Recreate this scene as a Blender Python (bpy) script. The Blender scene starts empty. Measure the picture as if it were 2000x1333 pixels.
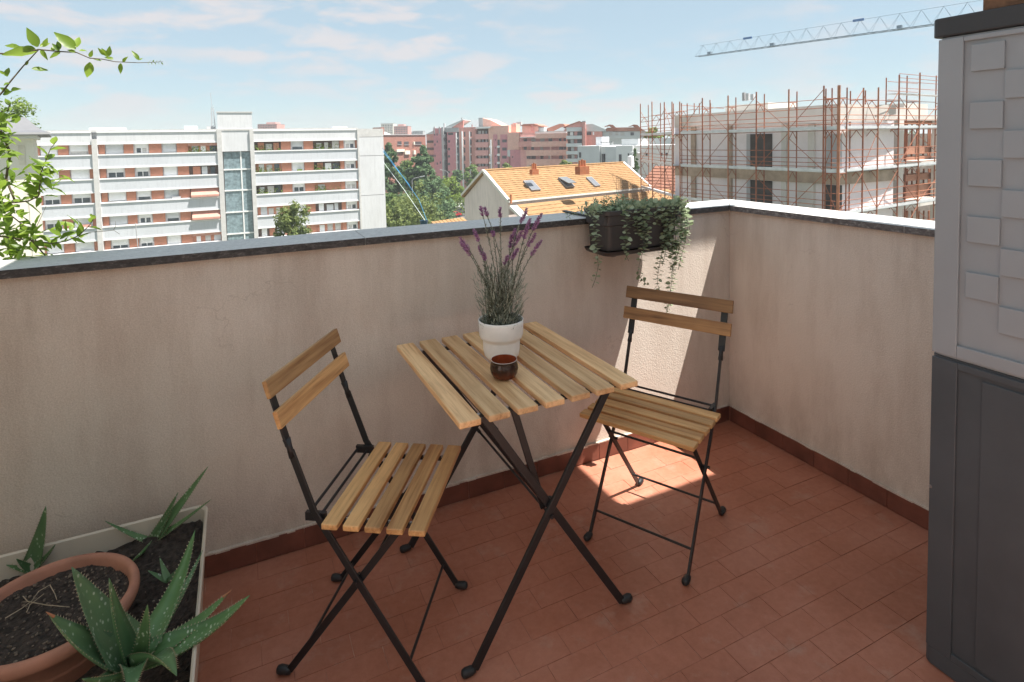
import bpy, math, random
from mathutils import Vector, Matrix, noise
V = Vector
random.seed(7)
scene = bpy.context.scene
col = scene.collection

# ------------------------------------------------------------------ camera
FPX, PYX, PITCH, ROLL, YAW = 1131.135, 342.252, .0579918, .0211373, .4411082
CAM = V((0, 0, 1.42))
cF = V((math.sin(YAW)*math.cos(PITCH), math.cos(YAW)*math.cos(PITCH), -math.sin(PITCH)))
_R = V((math.cos(YAW), -math.sin(YAW), 0)); _U = _R.cross(cF)
cR = _R*math.cos(ROLL) - _U*math.sin(ROLL)
cU = _U*math.cos(ROLL) + _R*math.sin(ROLL)
cam = bpy.data.cameras.new('camera'); cam_o = bpy.data.objects.new('camera', cam); col.objects.link(cam_o)
cam.sensor_width = 36; cam.lens = FPX/2000*36; cam.shift_y = -(666.5-PYX)/2000
cam.clip_start = .05; cam.clip_end = 6000
cam_o.matrix_world = Matrix(((cR.x, cU.x, -cF.x, CAM.x), (cR.y, cU.y, -cF.y, CAM.y), (cR.z, cU.z, -cF.z, CAM.z), (0, 0, 0, 1)))
scene.camera = cam_o

# ------------------------------------------------------------------ sky, sun, exposure
SUN = V((.364, -.27, 1)).normalized()          # towards the sun
EXPOSURE = 2.02
world = bpy.data.worlds.new('World'); scene.world = world; world.use_nodes = True
wn = world.node_tree.nodes; wl = world.node_tree.links; wn.clear()
w_out = wn.new('ShaderNodeOutputWorld'); w_bg = wn.new('ShaderNodeBackground')
sky = wn.new('ShaderNodeTexSky'); sky.sky_type = 'NISHITA'; sky.sun_disc = False
sky.sun_elevation = math.asin(SUN.z); sky.sun_rotation = math.atan2(SUN.x, SUN.y)
sky.air_density = 1.0; sky.dust_density = 0.1; sky.ozone_density = 3.0; sky.altitude = 100
w_bg.inputs['Strength'].default_value = .12
tc = wn.new('ShaderNodeTexCoord'); mp = wn.new('ShaderNodeMapping'); mp.inputs['Scale'].default_value = (1, 1, 3.6)
n1 = wn.new('ShaderNodeTexNoise'); n1.inputs['Scale'].default_value = 8.5; n1.inputs['Detail'].default_value = 7; n1.inputs['Roughness'].default_value = .58; n1.inputs['Distortion'].default_value = .3
n2 = wn.new('ShaderNodeTexNoise'); n2.inputs['Scale'].default_value = 2.2; n2.inputs['Detail'].default_value = 3
r1 = wn.new('ShaderNodeValToRGB'); r1.color_ramp.elements[0].position = .45; r1.color_ramp.elements[1].position = .60
r2 = wn.new('ShaderNodeValToRGB'); r2.color_ramp.elements[0].position = .33; r2.color_ramp.elements[1].position = .55
mul = wn.new('ShaderNodeMath'); mul.operation = 'MULTIPLY'
mul2 = wn.new('ShaderNodeMath'); mul2.operation = 'MULTIPLY'; mul2.inputs[1].default_value = .8
mix = wn.new('ShaderNodeMixRGB'); mix.inputs['Color2'].default_value = (1.67, 1.585, 1.60, 1)
veil = wn.new('ShaderNodeMixRGB'); veil.inputs['Fac'].default_value = .9; veil.inputs['Color2'].default_value = (.915, 1.15, 1.235, 1)   # thin even haze over the whole sky
wl.new(tc.outputs['Generated'], mp.inputs['Vector']); wl.new(mp.outputs['Vector'], n1.inputs['Vector']); wl.new(mp.outputs['Vector'], n2.inputs['Vector'])
wl.new(n1.outputs['Fac'], r1.inputs['Fac']); wl.new(n2.outputs['Fac'], r2.inputs['Fac'])
wl.new(r1.outputs['Color'], mul.inputs[0]); wl.new(r2.outputs['Color'], mul.inputs[1]); wl.new(mul.outputs[0], mul2.inputs[0])
wl.new(mul2.outputs[0], mix.inputs['Fac'])
wl.new(sky.outputs['Color'], veil.inputs['Color1']); wl.new(veil.outputs['Color'], mix.inputs['Color1']); wl.new(mix.outputs['Color'], w_bg.inputs['Color']); wl.new(w_bg.outputs[0], w_out.inputs['Surface'])
sl = bpy.data.lights.new('sun', 'SUN'); sl.energy = 2.7; sl.angle = math.radians(.3); sl.color = (1, .945, .87)
so = bpy.data.objects.new('sun', sl); col.objects.link(so); so.rotation_euler = SUN.to_track_quat('Z', 'Y').to_euler(); so.location = (6, -5, 16)
vs = scene.view_settings; vs.view_transform = 'Standard'; vs.look = 'None'; vs.exposure = EXPOSURE; vs.gamma = 1; vs.use_curve_mapping = False

# ------------------------------------------------------------------ measuring helpers (photo pixel -> point in the place)
def ray(x, y): return cF + cR*((x-1000)/FPX) - cU*((y-PYX)/FPX)
def at(x, y, depth): return CAM + ray(x, y)*depth
def pz(x, y, z): d = ray(x, y); return CAM + d*((z-CAM.z)/d.z)
def pl(x, y, pt, n):
    d = ray(x, y); n = V(n); return CAM + d*(((V(pt)-CAM).dot(n))/d.dot(n))
def pj(P):
    v = V(P)-CAM; z = v.dot(cF); return 1000+FPX*v.dot(cR)/z, PYX-FPX*v.dot(cU)/z

# ------------------------------------------------------------------ mesh helpers
class MB:
    def __init__(s): s.v = []; s.f = []
    def add(s, vs_, fs):
        b = len(s.v); s.v += [tuple(p) for p in vs_]; s.f += [tuple(b+i for i in q) for q in fs]; return s
    def box(s, x0, x1, y0, y1, z0, z1):
        return s.add([(x0,y0,z0),(x1,y0,z0),(x1,y1,z0),(x0,y1,z0),(x0,y0,z1),(x1,y0,z1),(x1,y1,z1),(x0,y1,z1)],
                     [(0,3,2,1),(4,5,6,7),(0,1,5,4),(1,2,6,5),(2,3,7,6),(3,0,4,7)])
    def obox(s, c, a, b, d):
        c, a, b, d = V(c), V(a), V(b), V(d)
        P = [c-a-b-d, c+a-b-d, c+a+b-d, c-a+b-d, c-a-b+d, c+a-b+d, c+a+b+d, c-a+b+d]
        return s.add(P, [(0,3,2,1),(4,5,6,7),(0,1,5,4),(1,2,6,5),(2,3,7,6),(3,0,4,7)])
    def beam(s, p, q, w, h, up=(0,0,1)):          # w across, h along 'up'
        p, q = V(p), V(q); d = (q-p); L = d.length; d = d/L; up = V(up)
        a = d.cross(up)
        if a.length < 1e-4: a = d.cross(V((1,0,0)))
        a.normalize(); b = a.cross(d).normalized()
        return s.obox((p+q)/2, d*(L/2), a*(w/2), b*(h/2))
    def tube(s, pts, r, n=8, caps=True):
        pts = [V(p) for p in pts]; m = len(pts)
        rs = r if isinstance(r, (list, tuple)) else [r]*m
        d0 = (pts[1]-pts[0]).normalized(); a = d0.orthogonal().normalized()
        rings = []
        for i, p in enumerate(pts):
            d = (pts[min(i+1, m-1)]-pts[max(i-1, 0)])
            d = d.normalized() if d.length > 1e-9 else d0
            a = (a-d*a.dot(d)); a = a.normalized() if a.length > 1e-6 else d.orthogonal().normalized()
            b = d.cross(a)
            rings.append([p+(a*math.cos(2*math.pi*k/n)+b*math.sin(2*math.pi*k/n))*rs[i] for k in range(n)])
        vs_ = [q for g in rings for q in g]; fs = []
        for i in range(m-1):
            for k in range(n):
                fs.append((i*n+k, i*n+(k+1) % n, (i+1)*n+(k+1) % n, (i+1)*n+k))
        if caps: fs += [tuple(range(n-1, -1, -1)), tuple((m-1)*n+k for k in range(n))]
        return s.add(vs_, fs)
    def lathe(s, prof, n=32, c=(0,0,0)):
        c = V(c); vs_ = []; fs = []; m = len(prof)
        for r, z in prof:
            for k in range(n): vs_.append(c+V((r*math.cos(2*math.pi*k/n), r*math.sin(2*math.pi*k/n), z)))
        for i in range(m-1):
            for k in range(n): fs.append((i*n+k, i*n+(k+1) % n, (i+1)*n+(k+1) % n, (i+1)*n+k))
        return s.add(vs_, fs)
    def ball(s, c, rx, ry, rz, n=10, m=6):
        c = V(c); vs_ = []; fs = []
        for i in range(m+1):
            t = math.pi*i/m
            for k in range(n): vs_.append(c+V((rx*math.sin(t)*math.cos(2*math.pi*k/n), ry*math.sin(t)*math.sin(2*math.pi*k/n), rz*math.cos(t))))
        for i in range(m):
            for k in range(n): fs.append((i*n+k, (i+1)*n+k, (i+1)*n+(k+1) % n, i*n+(k+1) % n))
        return s.add(vs_, fs)
    def prism(s, pts, d):                          # planar polygon swept by vector d
        pts = [V(p) for p in pts]; d = V(d); n = len(pts)
        return s.add(pts+[p+d for p in pts], [tuple(range(n-1, -1, -1)), tuple(range(n, 2*n))]+[(i, (i+1) % n, n+(i+1) % n, n+i) for i in range(n)])
    def mesh(s, name='mesh', off=(0,0,0)):
        o = V(off); me = bpy.data.meshes.new(name); me.from_pydata([tuple(V(p)-o) for p in s.v], [], s.f); me.update(); return me
    def build(s, name, mat, parent=None, origin=None, smooth=False, bevel=0, local=False):
        base = V((0,0,0)) if (parent is None or local) else wloc(parent)
        org = V(origin) if origin is not None else base
        me = s.mesh(name, org); me.materials.append(mat)
        if smooth: me.polygons.foreach_set('use_smooth', [True]*len(me.polygons))
        o = bpy.data.objects.new(name, me); col.objects.link(o)
        o.location = org-base; o.parent = parent
        if bevel:
            b = o.modifiers.new('bevel', 'BEVEL'); b.width = bevel; b.segments = 2; b.limit_method = 'ANGLE'
        return o
def wloc(o):
    p = V(o.location)
    while o.parent: o = o.parent; p += V(o.location)
    return p
def tag(o, label=None, cat=None, group=None, kind=None):
    if label: o['label'] = label
    if cat: o['category'] = cat
    if group: o['group'] = group
    if kind: o['kind'] = kind
    return o
def thing(name, label, cat, loc=(0,0,0), rz=0, group=None):
    o = bpy.data.objects.new(name, None); col.objects.link(o); o.location = loc; o.rotation_euler = (0, 0, rz); o.empty_display_size = .1
    return tag(o, label, cat, group)
def inst(name, me, loc, parent, rot=(0,0,0), scale=(1,1,1)):
    o = bpy.data.objects.new(name, me); col.objects.link(o); o.parent = parent; o.location = loc; o.rotation_euler = rot; o.scale = scale; return o
def copy_tree(o, parent=None):
    c = o.copy(); col.objects.link(c); c.parent = parent
    for ch in list(o.children): copy_tree(ch, c)
    return c

# ------------------------------------------------------------------ materials
def node_mat(name):
    m = bpy.data.materials.new(name); m.use_nodes = True; nt = m.node_tree; n = nt.nodes; n.clear()
    out = n.new('ShaderNodeOutputMaterial'); b = n.new('ShaderNodeBsdfPrincipled'); nt.links.new(b.outputs[0], out.inputs['Surface'])
    return m, nt, b
def noise_node(nt, vec, scale, detail=4, rough=.55):
    n = nt.nodes.new('ShaderNodeTexNoise'); n.inputs['Scale'].default_value = scale; n.inputs['Detail'].default_value = detail; n.inputs['Roughness'].default_value = rough
    nt.links.new(vec, n.inputs['Vector']); return n
def ramp(nt, fac, stops):
    r = nt.nodes.new('ShaderNodeValToRGB'); e = r.color_ramp.elements
    while len(e) < len(stops): e.new(.5)
    for i, (p, c) in enumerate(stops): e[i].position = p; e[i].color = (*c, 1) if len(c) == 3 else c
    nt.links.new(fac, r.inputs['Fac']); return r
def rgbmix(nt, fac, a, b, mode='MIX'):
    m = nt.nodes.new('ShaderNodeMixRGB'); m.blend_type = mode
    for i, x in (('Fac', fac), ('Color1', a), ('Color2', b)):
        if hasattr(x, 'node'): nt.links.new(x, m.inputs[i])
        elif isinstance(x, (int, float)): m.inputs[i].default_value = x
        else: m.inputs[i].default_value = (*x, 1)
    return m.outputs['Color']
def vecsrc(nt, kind='Object', random_off=False, scale=None, rot=None):
    t = nt.nodes.new('ShaderNodeTexCoord')
    if kind == 'World':
        g = nt.nodes.new('ShaderNodeNewGeometry'); v = g.outputs['Position']
    else: v = t.outputs[kind]
    if random_off:
        oi = nt.nodes.new('ShaderNodeObjectInfo'); a = nt.nodes.new('ShaderNodeVectorMath'); a.operation = 'MULTIPLY_ADD'
        c = nt.nodes.new('ShaderNodeCombineXYZ')
        for k in range(3): nt.links.new(oi.outputs['Random'], c.inputs[k])
        a.inputs[1].default_value = (37, 53, 71); nt.links.new(c.outputs[0], a.inputs[0]); nt.links.new(v, a.inputs[2]); v = a.outputs[0]
    if scale or rot:
        m = nt.nodes.new('ShaderNodeMapping')
        if scale: m.inputs['Scale'].default_value = scale
        if rot: m.inputs['Rotation'].default_value = rot
        nt.links.new(v, m.inputs['Vector']); v = m.outputs['Vector']
    return v
def bump(nt, b, h, strength, dist):
    n = nt.nodes.new('ShaderNodeBump'); n.inputs['Strength'].default_value = strength; n.inputs['Distance'].default_value = dist
    nt.links.new(h, n.inputs['Height']); nt.links.new(n.outputs[0], b.inputs['Normal']); return n
def M(name, c, rough=.6, var=.12, scale=3, bumps=0, bscale=60, bdist=.002, metal=0, coords='World', spec=.5, objvar=0, detail=5):
    m, nt, b = node_mat(name); v = vecsrc(nt, coords)
    n = noise_node(nt, v, scale, detail)
    lo = tuple(x*(1-var) for x in c); hi = tuple(min(1, x*(1+var)) for x in c)
    cc = ramp(nt, n.outputs['Fac'], [(.3, lo), (.7, hi)]).outputs['Color']
    if objvar:
        oi = nt.nodes.new('ShaderNodeObjectInfo'); hs = nt.nodes.new('ShaderNodeHueSaturation')
        mr = nt.nodes.new('ShaderNodeMapRange'); mr.inputs['To Min'].default_value = 1-objvar; mr.inputs['To Max'].default_value = 1+objvar
        nt.links.new(oi.outputs['Random'], mr.inputs['Value']); nt.links.new(mr.outputs[0], hs.inputs['Value']); nt.links.new(cc, hs.inputs['Color']); cc = hs.outputs['Color']
    nt.links.new(cc, b.inputs['Base Color'])
    b.inputs['Roughness'].default_value = rough; b.inputs['Metallic'].default_value = metal; b.inputs['Specular IOR Level'].default_value = spec
    if bumps: bump(nt, b, noise_node(nt, v, bscale, 3).outputs['Fac'], bumps, bdist)
    return m
def leafmat(name, c1, c2, rough=.45, trans=.35, coords='Object'):
    m, nt, b = node_mat(name)
    g = nt.nodes.new('ShaderNodeNewGeometry'); oi = nt.nodes.new('ShaderNodeObjectInfo')
    ad = nt.nodes.new('ShaderNodeMath'); ad.operation = 'ADD'; fr = nt.nodes.new('ShaderNodeMath'); fr.operation = 'FRACT'
    nt.links.new(g.outputs['Random Per Island'], ad.inputs[0]); nt.links.new(oi.outputs['Random'], ad.inputs[1]); nt.links.new(ad.outputs[0], fr.inputs[0])
    cc = ramp(nt, fr.outputs[0], [(0, c1), (1, c2)]).outputs['Color']
    nt.links.new(cc, b.inputs['Base Color']); b.inputs['Roughness'].default_value = rough; b.inputs['Specular IOR Level'].default_value = .35
    t = nt.nodes.new('ShaderNodeBsdfTranslucent'); br = rgbmix(nt, .5, cc, tuple(min(1, x*1.6) for x in c2)); nt.links.new(br, t.inputs['Color'])
    mx = nt.nodes.new('ShaderNodeMixShader'); mx.inputs[0].default_value = trans
    out = [n for n in nt.nodes if n.type == 'OUTPUT_MATERIAL'][0]
    nt.links.new(b.outputs[0], mx.inputs[1]); nt.links.new(t.outputs[0], mx.inputs[2]); nt.links.new(mx.outputs[0], out.inputs['Surface'])
    return m

def plaster_mat():
    m, nt, b = node_mat('rough_plaster'); v = vecsrc(nt, 'World')
    big = noise_node(nt, v, 1.6, 5, .6); st = noise_node(nt, vecsrc(nt, 'World', scale=(3.2, 3.2, .7)), 2.2, 6, .65); fine = noise_node(nt, v, 260, 2)
    c = ramp(nt, big.outputs['Fac'], [(.3, (.630, .540, .455)), (.7, (.745, .665, .585))]).outputs['Color']
    c = rgbmix(nt, ramp(nt, st.outputs['Fac'], [(.46, (0,0,0)), (.72, (.55,.55,.55))]).outputs['Color'], c, (.44, .335, .265))
    c = rgbmix(nt, .22, c, ramp(nt, fine.outputs['Fac'], [(.35, (.34, .29, .25)), (.65, (.86, .78, .72))]).outputs['Color'])
    # drips under the coping, splash dirt above the skirting, hairline cracks
    sp_ = nt.nodes.new('ShaderNodeSeparateXYZ'); nt.links.new(v, sp_.inputs[0])
    drip = noise_node(nt, vecsrc(nt, 'World', scale=(9, 9, .55)), 3.0, 5, .7); low = noise_node(nt, vecsrc(nt, 'World', scale=(4, 4, 2)), 3.0, 6, .75)
    zt = ramp(nt, sp_.outputs['Z'], [(.66, (0,0,0)), (1.0, (1,1,1))]).outputs['Color']; zl = ramp(nt, sp_.outputs['Z'], [(.07, (1,1,1)), (.34, (0,0,0))]).outputs['Color']
    f1 = rgbmix(nt, 1., ramp(nt, drip.outputs['Fac'], [(.46, (0,0,0)), (.76, (.22,.22,.22))]).outputs['Color'], zt, 'MULTIPLY')
    f2 = rgbmix(nt, 1., ramp(nt, low.outputs['Fac'], [(.42, (0,0,0)), (.70, (.5,.5,.5))]).outputs['Color'], zl, 'MULTIPLY')
    c = rgbmix(nt, f1, c, (.36, .29, .24)); c = rgbmix(nt, f2, c, (.38, .29, .235))
    cr = nt.nodes.new('ShaderNodeTexVoronoi'); cr.feature = 'DISTANCE_TO_EDGE'; cr.inputs['Scale'].default_value = 1.5
    wv = noise_node(nt, v, 5, 4, .6); av = nt.nodes.new('ShaderNodeVectorMath'); av.operation = 'MULTIPLY_ADD'; av.inputs[1].default_value = (.35,)*3; nt.links.new(wv.outputs['Color'], av.inputs[0]); nt.links.new(v, av.inputs[2]); nt.links.new(av.outputs[0], cr.inputs['Vector'])
    fc = rgbmix(nt, 1., ramp(nt, cr.outputs['Distance'], [(.0012, (.25,.25,.25)), (.0035, (0,0,0))]).outputs['Color'], ramp(nt, big.outputs['Fac'], [(.52, (0,0,0)), (.62, (1,1,1))]).outputs['Color'], 'MULTIPLY')
    c = rgbmix(nt, fc, c, (.24, .18, .15))
    nt.links.new(c, b.inputs['Base Color']); b.inputs['Roughness'].default_value = .92; b.inputs['Specular IOR Level'].default_value = .2
    bump(nt, b, noise_node(nt, v, 150, 3, .6).outputs['Fac'], .55, .0035)
    return m
def stone_mat():
    m, nt, b = node_mat('coping_stone'); v = vecsrc(nt, 'World', scale=(1, 3.0, 6))
    a = noise_node(nt, v, 22, 8, .78); f = noise_node(nt, vecsrc(nt, 'World', scale=(1, 2.5, 2)), 75, 5, .75)
    c = ramp(nt, a.outputs['Fac'], [(.28, (.40, .39, .385)), (.5, (.58, .57, .555)), (.72, (.72, .71, .69))]).outputs['Color']
    c = rgbmix(nt, .5, c, ramp(nt, f.outputs['Fac'], [(.35, (.30, .29, .29)), (.5, (.58, .57, .55)), (.68, (.80, .79, .77))]).outputs['Color'])
    nt.links.new(c, b.inputs['Base Color']); b.inputs['Roughness'].default_value = .7; b.inputs['Specular IOR Level'].default_value = .3
    bump(nt, b, f.outputs['Fac'], .35, .002); return m
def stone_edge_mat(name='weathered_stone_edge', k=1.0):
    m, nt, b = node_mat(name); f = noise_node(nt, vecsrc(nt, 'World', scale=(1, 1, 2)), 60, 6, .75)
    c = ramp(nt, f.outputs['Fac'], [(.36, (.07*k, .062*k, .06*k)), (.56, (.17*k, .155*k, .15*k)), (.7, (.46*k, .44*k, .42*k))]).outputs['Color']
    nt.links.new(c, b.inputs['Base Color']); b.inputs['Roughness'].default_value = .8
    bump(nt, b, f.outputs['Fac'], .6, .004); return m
def tile_mat():
    m, nt, b = node_mat('terracotta_tile'); v = vecsrc(nt, 'World'); oi = nt.nodes.new('ShaderNodeObjectInfo')
    a = noise_node(nt, v, 2.3, 6, .6); f = noise_node(nt, v, 45, 4, .65); w = noise_node(nt, v, 7, 6, .7)
    c = ramp(nt, oi.outputs['Random'], [(0, (.41, .15, .082)), (.5, (.425, .163, .096)), (1, (.445, .178, .108))]).outputs['Color']
    c = rgbmix(nt, .6, c, ramp(nt, a.outputs['Fac'], [(.33, (.29, .09, .05)), (.5, (.43, .155, .095)), (.67, (.54, .24, .17))]).outputs['Color'])
    c = rgbmix(nt, ramp(nt, w.outputs['Fac'], [(.56, (0,0,0)), (.76, (.5,.5,.5))]).outputs['Color'], c, (.50, .37, .30))
    c = rgbmix(nt, .18, c, ramp(nt, f.outputs['Fac'], [(.3, (.20, .07, .04)), (.7, (.55, .28, .2))]).outputs['Color'])
    nt.links.new(c, b.inputs['Base Color']); b.inputs['Specular IOR Level'].default_value = .4
    nt.links.new(ramp(nt, a.outputs['Fac'], [(.3, (.34,)*3), (.7, (.52,)*3)]).outputs['Color'], b.inputs['Roughness'])
    bump(nt, b, f.outputs['Fac'], .25, .001); return m
def grout_mat():
    m, nt, b = node_mat('floor_grout'); f = noise_node(nt, vecsrc(nt, 'World'), 3.5, 5, .7)
    c = ramp(nt, f.outputs['Fac'], [(.38, (.26, .095, .06)), (.52, (.36, .15, .10)), (.64, (.58, .42, .34))]).outputs['Color']
    nt.links.new(c, b.inputs['Base Color']); b.inputs['Roughness'].default_value = .9; return m
def wood_mat(name, dark, light, along='x'):
    m, nt, b = node_mat(name)
    sc = {'x': (1.3, 26, 26), 'y': (26, 1.3, 26)}[along]
    v = vecsrc(nt, 'Object', True, sc); v0 = vecsrc(nt, 'Object', True)
    g = noise_node(nt, v, 4.2, 7, .62); g2 = noise_node(nt, v, 1.1, 3, .5); blot = noise_node(nt, v0, 6, 3)
    oi = nt.nodes.new('ShaderNodeObjectInfo')
    c = ramp(nt, g.outputs['Fac'], [(.34, tuple(x*.72 for x in dark)), (.47, tuple((p+q)/2 for p, q in zip(dark, light))), (.66, light)]).outputs['Color']
    c = rgbmix(nt, .5, c, ramp(nt, g2.outputs['Fac'], [(.36, dark), (.6, tuple(min(1, x*1.08) for x in light))]).outputs['Color'])
    hs = nt.nodes.new('ShaderNodeHueSaturation'); mr = nt.nodes.new('ShaderNodeMapRange'); mr.inputs['To Min'].default_value = .70; mr.inputs['To Max'].default_value = 1.16; hs.inputs['Saturation'].default_value = 1.12
    nt.links.new(oi.outputs['Random'], mr.inputs['Value']); nt.links.new(mr.outputs[0], hs.inputs['Value']); nt.links.new(c, hs.inputs['Color'])
    c = rgbmix(nt, ramp(nt, blot.outputs['Fac'], [(.55, (0,0,0)), (.8, (.35,.35,.35))]).outputs['Color'], hs.outputs['Color'], tuple(x*.7 for x in dark))
    nt.links.new(c, b.inputs['Base Color']); b.inputs['Roughness'].default_value = .5
    bump(nt, b, g.outputs['Fac'], .15, .001); return m
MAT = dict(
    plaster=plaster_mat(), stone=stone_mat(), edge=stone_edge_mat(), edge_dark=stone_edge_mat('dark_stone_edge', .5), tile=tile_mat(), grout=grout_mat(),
    wood_shaded=wood_mat('acacia_wood_shaded', (.17, .082, .04), (.43, .25, .125), 'y'), wood_t=wood_mat('acacia_wood_pale', (.52, .285, .145), (.86, .60, .36), 'y'),  # the darker brown copy carries shade in its colour
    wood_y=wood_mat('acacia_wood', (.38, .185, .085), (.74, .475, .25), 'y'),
    black=M('black_steel', (.014, .014, .016), .42, .2, 20, .1, 300, .0005),
    rubber=M('black_plastic_foot', (.018, .019, .021), .5),
    screw=M('zinc_screw', (.45, .45, .46), .35, metal=.9),
    skirt=M('skirting_tile', (.175, .062, .042), .4, .3, 9, .15, 60, .001, objvar=.1),
    whitepot=M('white_ceramic', (.90, .885, .86), .38, .05, 14, .08, 90, .0006),
    soil=M('dark_soil', (.045, .033, .027), .95, .7, 70, .9, 130, .008, detail=8),
    cream=M('cream_plastic', (.62, .54, .44), .45, .06, 5),
    terracotta=M('terracotta_pot', (.42, .19, .125), .75, .2, 11, .2, 90, .001),
    cabinet=M('grey_resin', (.285, .302, .325), .5, .04, 5, .06, 500, .0004),
    cabinet_dark=M('anthracite_resin', (.064, .073, .084), .5, .12, 6, .08, 400, .0005),
    lid=M('dark_lid', (.032, .031, .034), .5, .08, 8),
    planter=M('dark_brown_plastic', (.055, .046, .044), .5, .1, 6),
    shell_render=M('added_shell_render', (.78, .75, .70), .9, .05, 3, .2, 150, .002),  # pale render of the added unseen shell
    darksoil=M('potting_peat', (.05, .04, .03), .95, .5, 90, .8, 150, .006),
)
# ------------------------------------------------------------------ balcony shell
XR, YB, ZC, ZS = 2.181, 2.115, 1.085, .074
random.seed(11)
base = MB().box(-1.9, XR+.17, -1.2, YB+.17, -.25, -.0014).build('balcony_floor', MAT['grout']); tag(base, kind='structure')
tm = MB().box(-.0768, .0768, -.0428, .0428, -.012, 0).mesh('floor_tile'); tm.materials.append(MAT['tile'])
row = 0; y = YB-.012-.0435; far_mb = MB(); ntile = 0
while y > -1.1:
    x = XR-.012-.0775 + (.0775 if row % 2 else 0)
    while x > -1.85:
        if x >= XR-.03: far_mb.box(x-.0768, XR-.0125, y-.0428, y+.0428, -.012, 0)
        else:
            u, v_ = pj((x, y, 0)) if y > .25 else (0, 9999)
            vis = -60 < u < 1860 and v_ < 1420 and not (x > 1.66 and y < .9)
            zz = random.uniform(-.0006, .0006); rr = (random.uniform(-.004, .004), random.uniform(-.002, .002), random.uniform(-.004, .004))
            if vis and ntile < 300: inst('tile', tm, (x, y, zz), base, rr); ntile += 1
            else:
                x1 = min(x+.0762, XR-.013); far_mb.box(x-.0762, x1, y-.0422, y+.0422, -.012, zz)
        x -= .155
    y -= .087; row += 1
tag(far_mb.build('more_tiles', MAT['tile'], base), kind='stuff')

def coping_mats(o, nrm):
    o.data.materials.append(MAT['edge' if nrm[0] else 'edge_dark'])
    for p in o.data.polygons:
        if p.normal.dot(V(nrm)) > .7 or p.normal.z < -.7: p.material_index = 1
def slab_mesh(pts, z0, z1): return MB().prism([(a, b, z0) for a, b in pts], (0, 0, z1-z0))
bw = thing('parapet_wall', 'long beige plaster parapet wall behind the table and chairs with grey stone coping', 'wall', (-1.9, YB, 0))
MB().box(-1.9, XR+.17, YB, YB+.17, -.25, ZC-.025).build('plaster_face', MAT['plaster'], bw)
joints = [-1.9, -.85, .40, 1.62]
yi, yo = YB-.025, YB+.195
for a, b in zip(joints, joints[1:]):
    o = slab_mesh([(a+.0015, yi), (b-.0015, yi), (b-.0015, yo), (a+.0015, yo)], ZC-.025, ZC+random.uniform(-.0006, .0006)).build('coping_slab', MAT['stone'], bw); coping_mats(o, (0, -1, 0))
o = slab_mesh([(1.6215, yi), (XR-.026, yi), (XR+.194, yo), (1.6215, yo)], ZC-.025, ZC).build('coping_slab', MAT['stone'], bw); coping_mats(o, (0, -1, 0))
sk = MB().box(-.0762, .0762, -.011, 0, 0, ZS-.003).mesh('skirting_tile'); sk.materials.append(MAT['skirt'])
x = XR-.09
while x > -1.85:
    inst('skirting_tile', sk, V((x, YB-.0005, random.uniform(.0005, .003)))-wloc(bw), bw, (0, random.uniform(-.006, .006), 0)); x -= .155
MB().box(-1.9, XR-.001, YB-.007, YB-.0008, 0, ZS-.006).build('skirting_mortar', MAT['grout'], bw)
mo = MB()
x = -1.9
while x < XR-.03:
    w = random.uniform(.02, .06); mo.box(x, x+w, YB-.009-random.uniform(0, .004), YB+.002, ZS-.003, ZS+random.uniform(.0015, .006)); x += w
mo.build('plaster_lip', MAT['plaster'], bw)
rw = thing('parapet_wall', 'short beige plaster parapet wall at right, running from the corner to the grey cabinet', 'wall', (XR, YB, 0))
MB().box(XR, XR+.17, -1.2, YB-.0005, -.25, ZC-.025).build('plaster_face', MAT['plaster'], rw)
xi, xo = XR-.025, XR+.195
prev = None
for a, b in ((1.27, None), (.1, 1.27), (-1.2, .1)):
    pts = [(xi, a+.0015), (xo, a+.0015), (xo, yo-.003), (xi, yi-.003)] if b is None else [(xi, a+.0015), (xo, a+.0015), (xo, b-.0015), (xi, b-.0015)]
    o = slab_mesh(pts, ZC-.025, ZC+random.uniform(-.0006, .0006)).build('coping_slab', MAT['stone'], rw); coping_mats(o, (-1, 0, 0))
sk2 = MB().box(-.011, 0, -.0762, .0762, 0, ZS-.003).mesh('skirting_tile'); sk2.materials.append(MAT['skirt'])
y = YB-.095
while y > -1.1:
    inst('skirting_tile', sk2, V((XR-.0005, y, random.uniform(.0005, .003)))-wloc(rw), rw, (random.uniform(-.006, .006), 0, 0)); y -= .155
MB().box(XR-.007, XR-.0008, -1.2, YB-.012, 0, ZS-.006).build('skirting_mortar', MAT['grout'], rw)
mo = MB(); y = -.5
while y < YB-.06:
    w = random.uniform(.02, .06); mo.box(XR-.009-random.uniform(0, .004), XR+.002, y, y+w, ZS-.003, ZS+random.uniform(.0015, .006)); y += w
mo.build('plaster_lip', MAT['plaster'], rw)

pv_ = thing('bounce_paving', 'unseen pale slabs added behind the camera to bounce sunlight onto the balcony', 'paving', (.5, -.6, 0))  # added unseen slabs, pale so that sunlight bounces onto the walls
pm_ = MB().box(-.295, .295, -.295, .295, .0035, .016).mesh('bounce_slab'); pm_.materials.append(M('pale_bounce_stone', (.66, .62, .56), .8, .1, 6))
for i in range(6):
    for j in range(2): inst('bounce_slab', pm_, (-1.5+.6*i, -.35+.6*j, 0), pv_)
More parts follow.
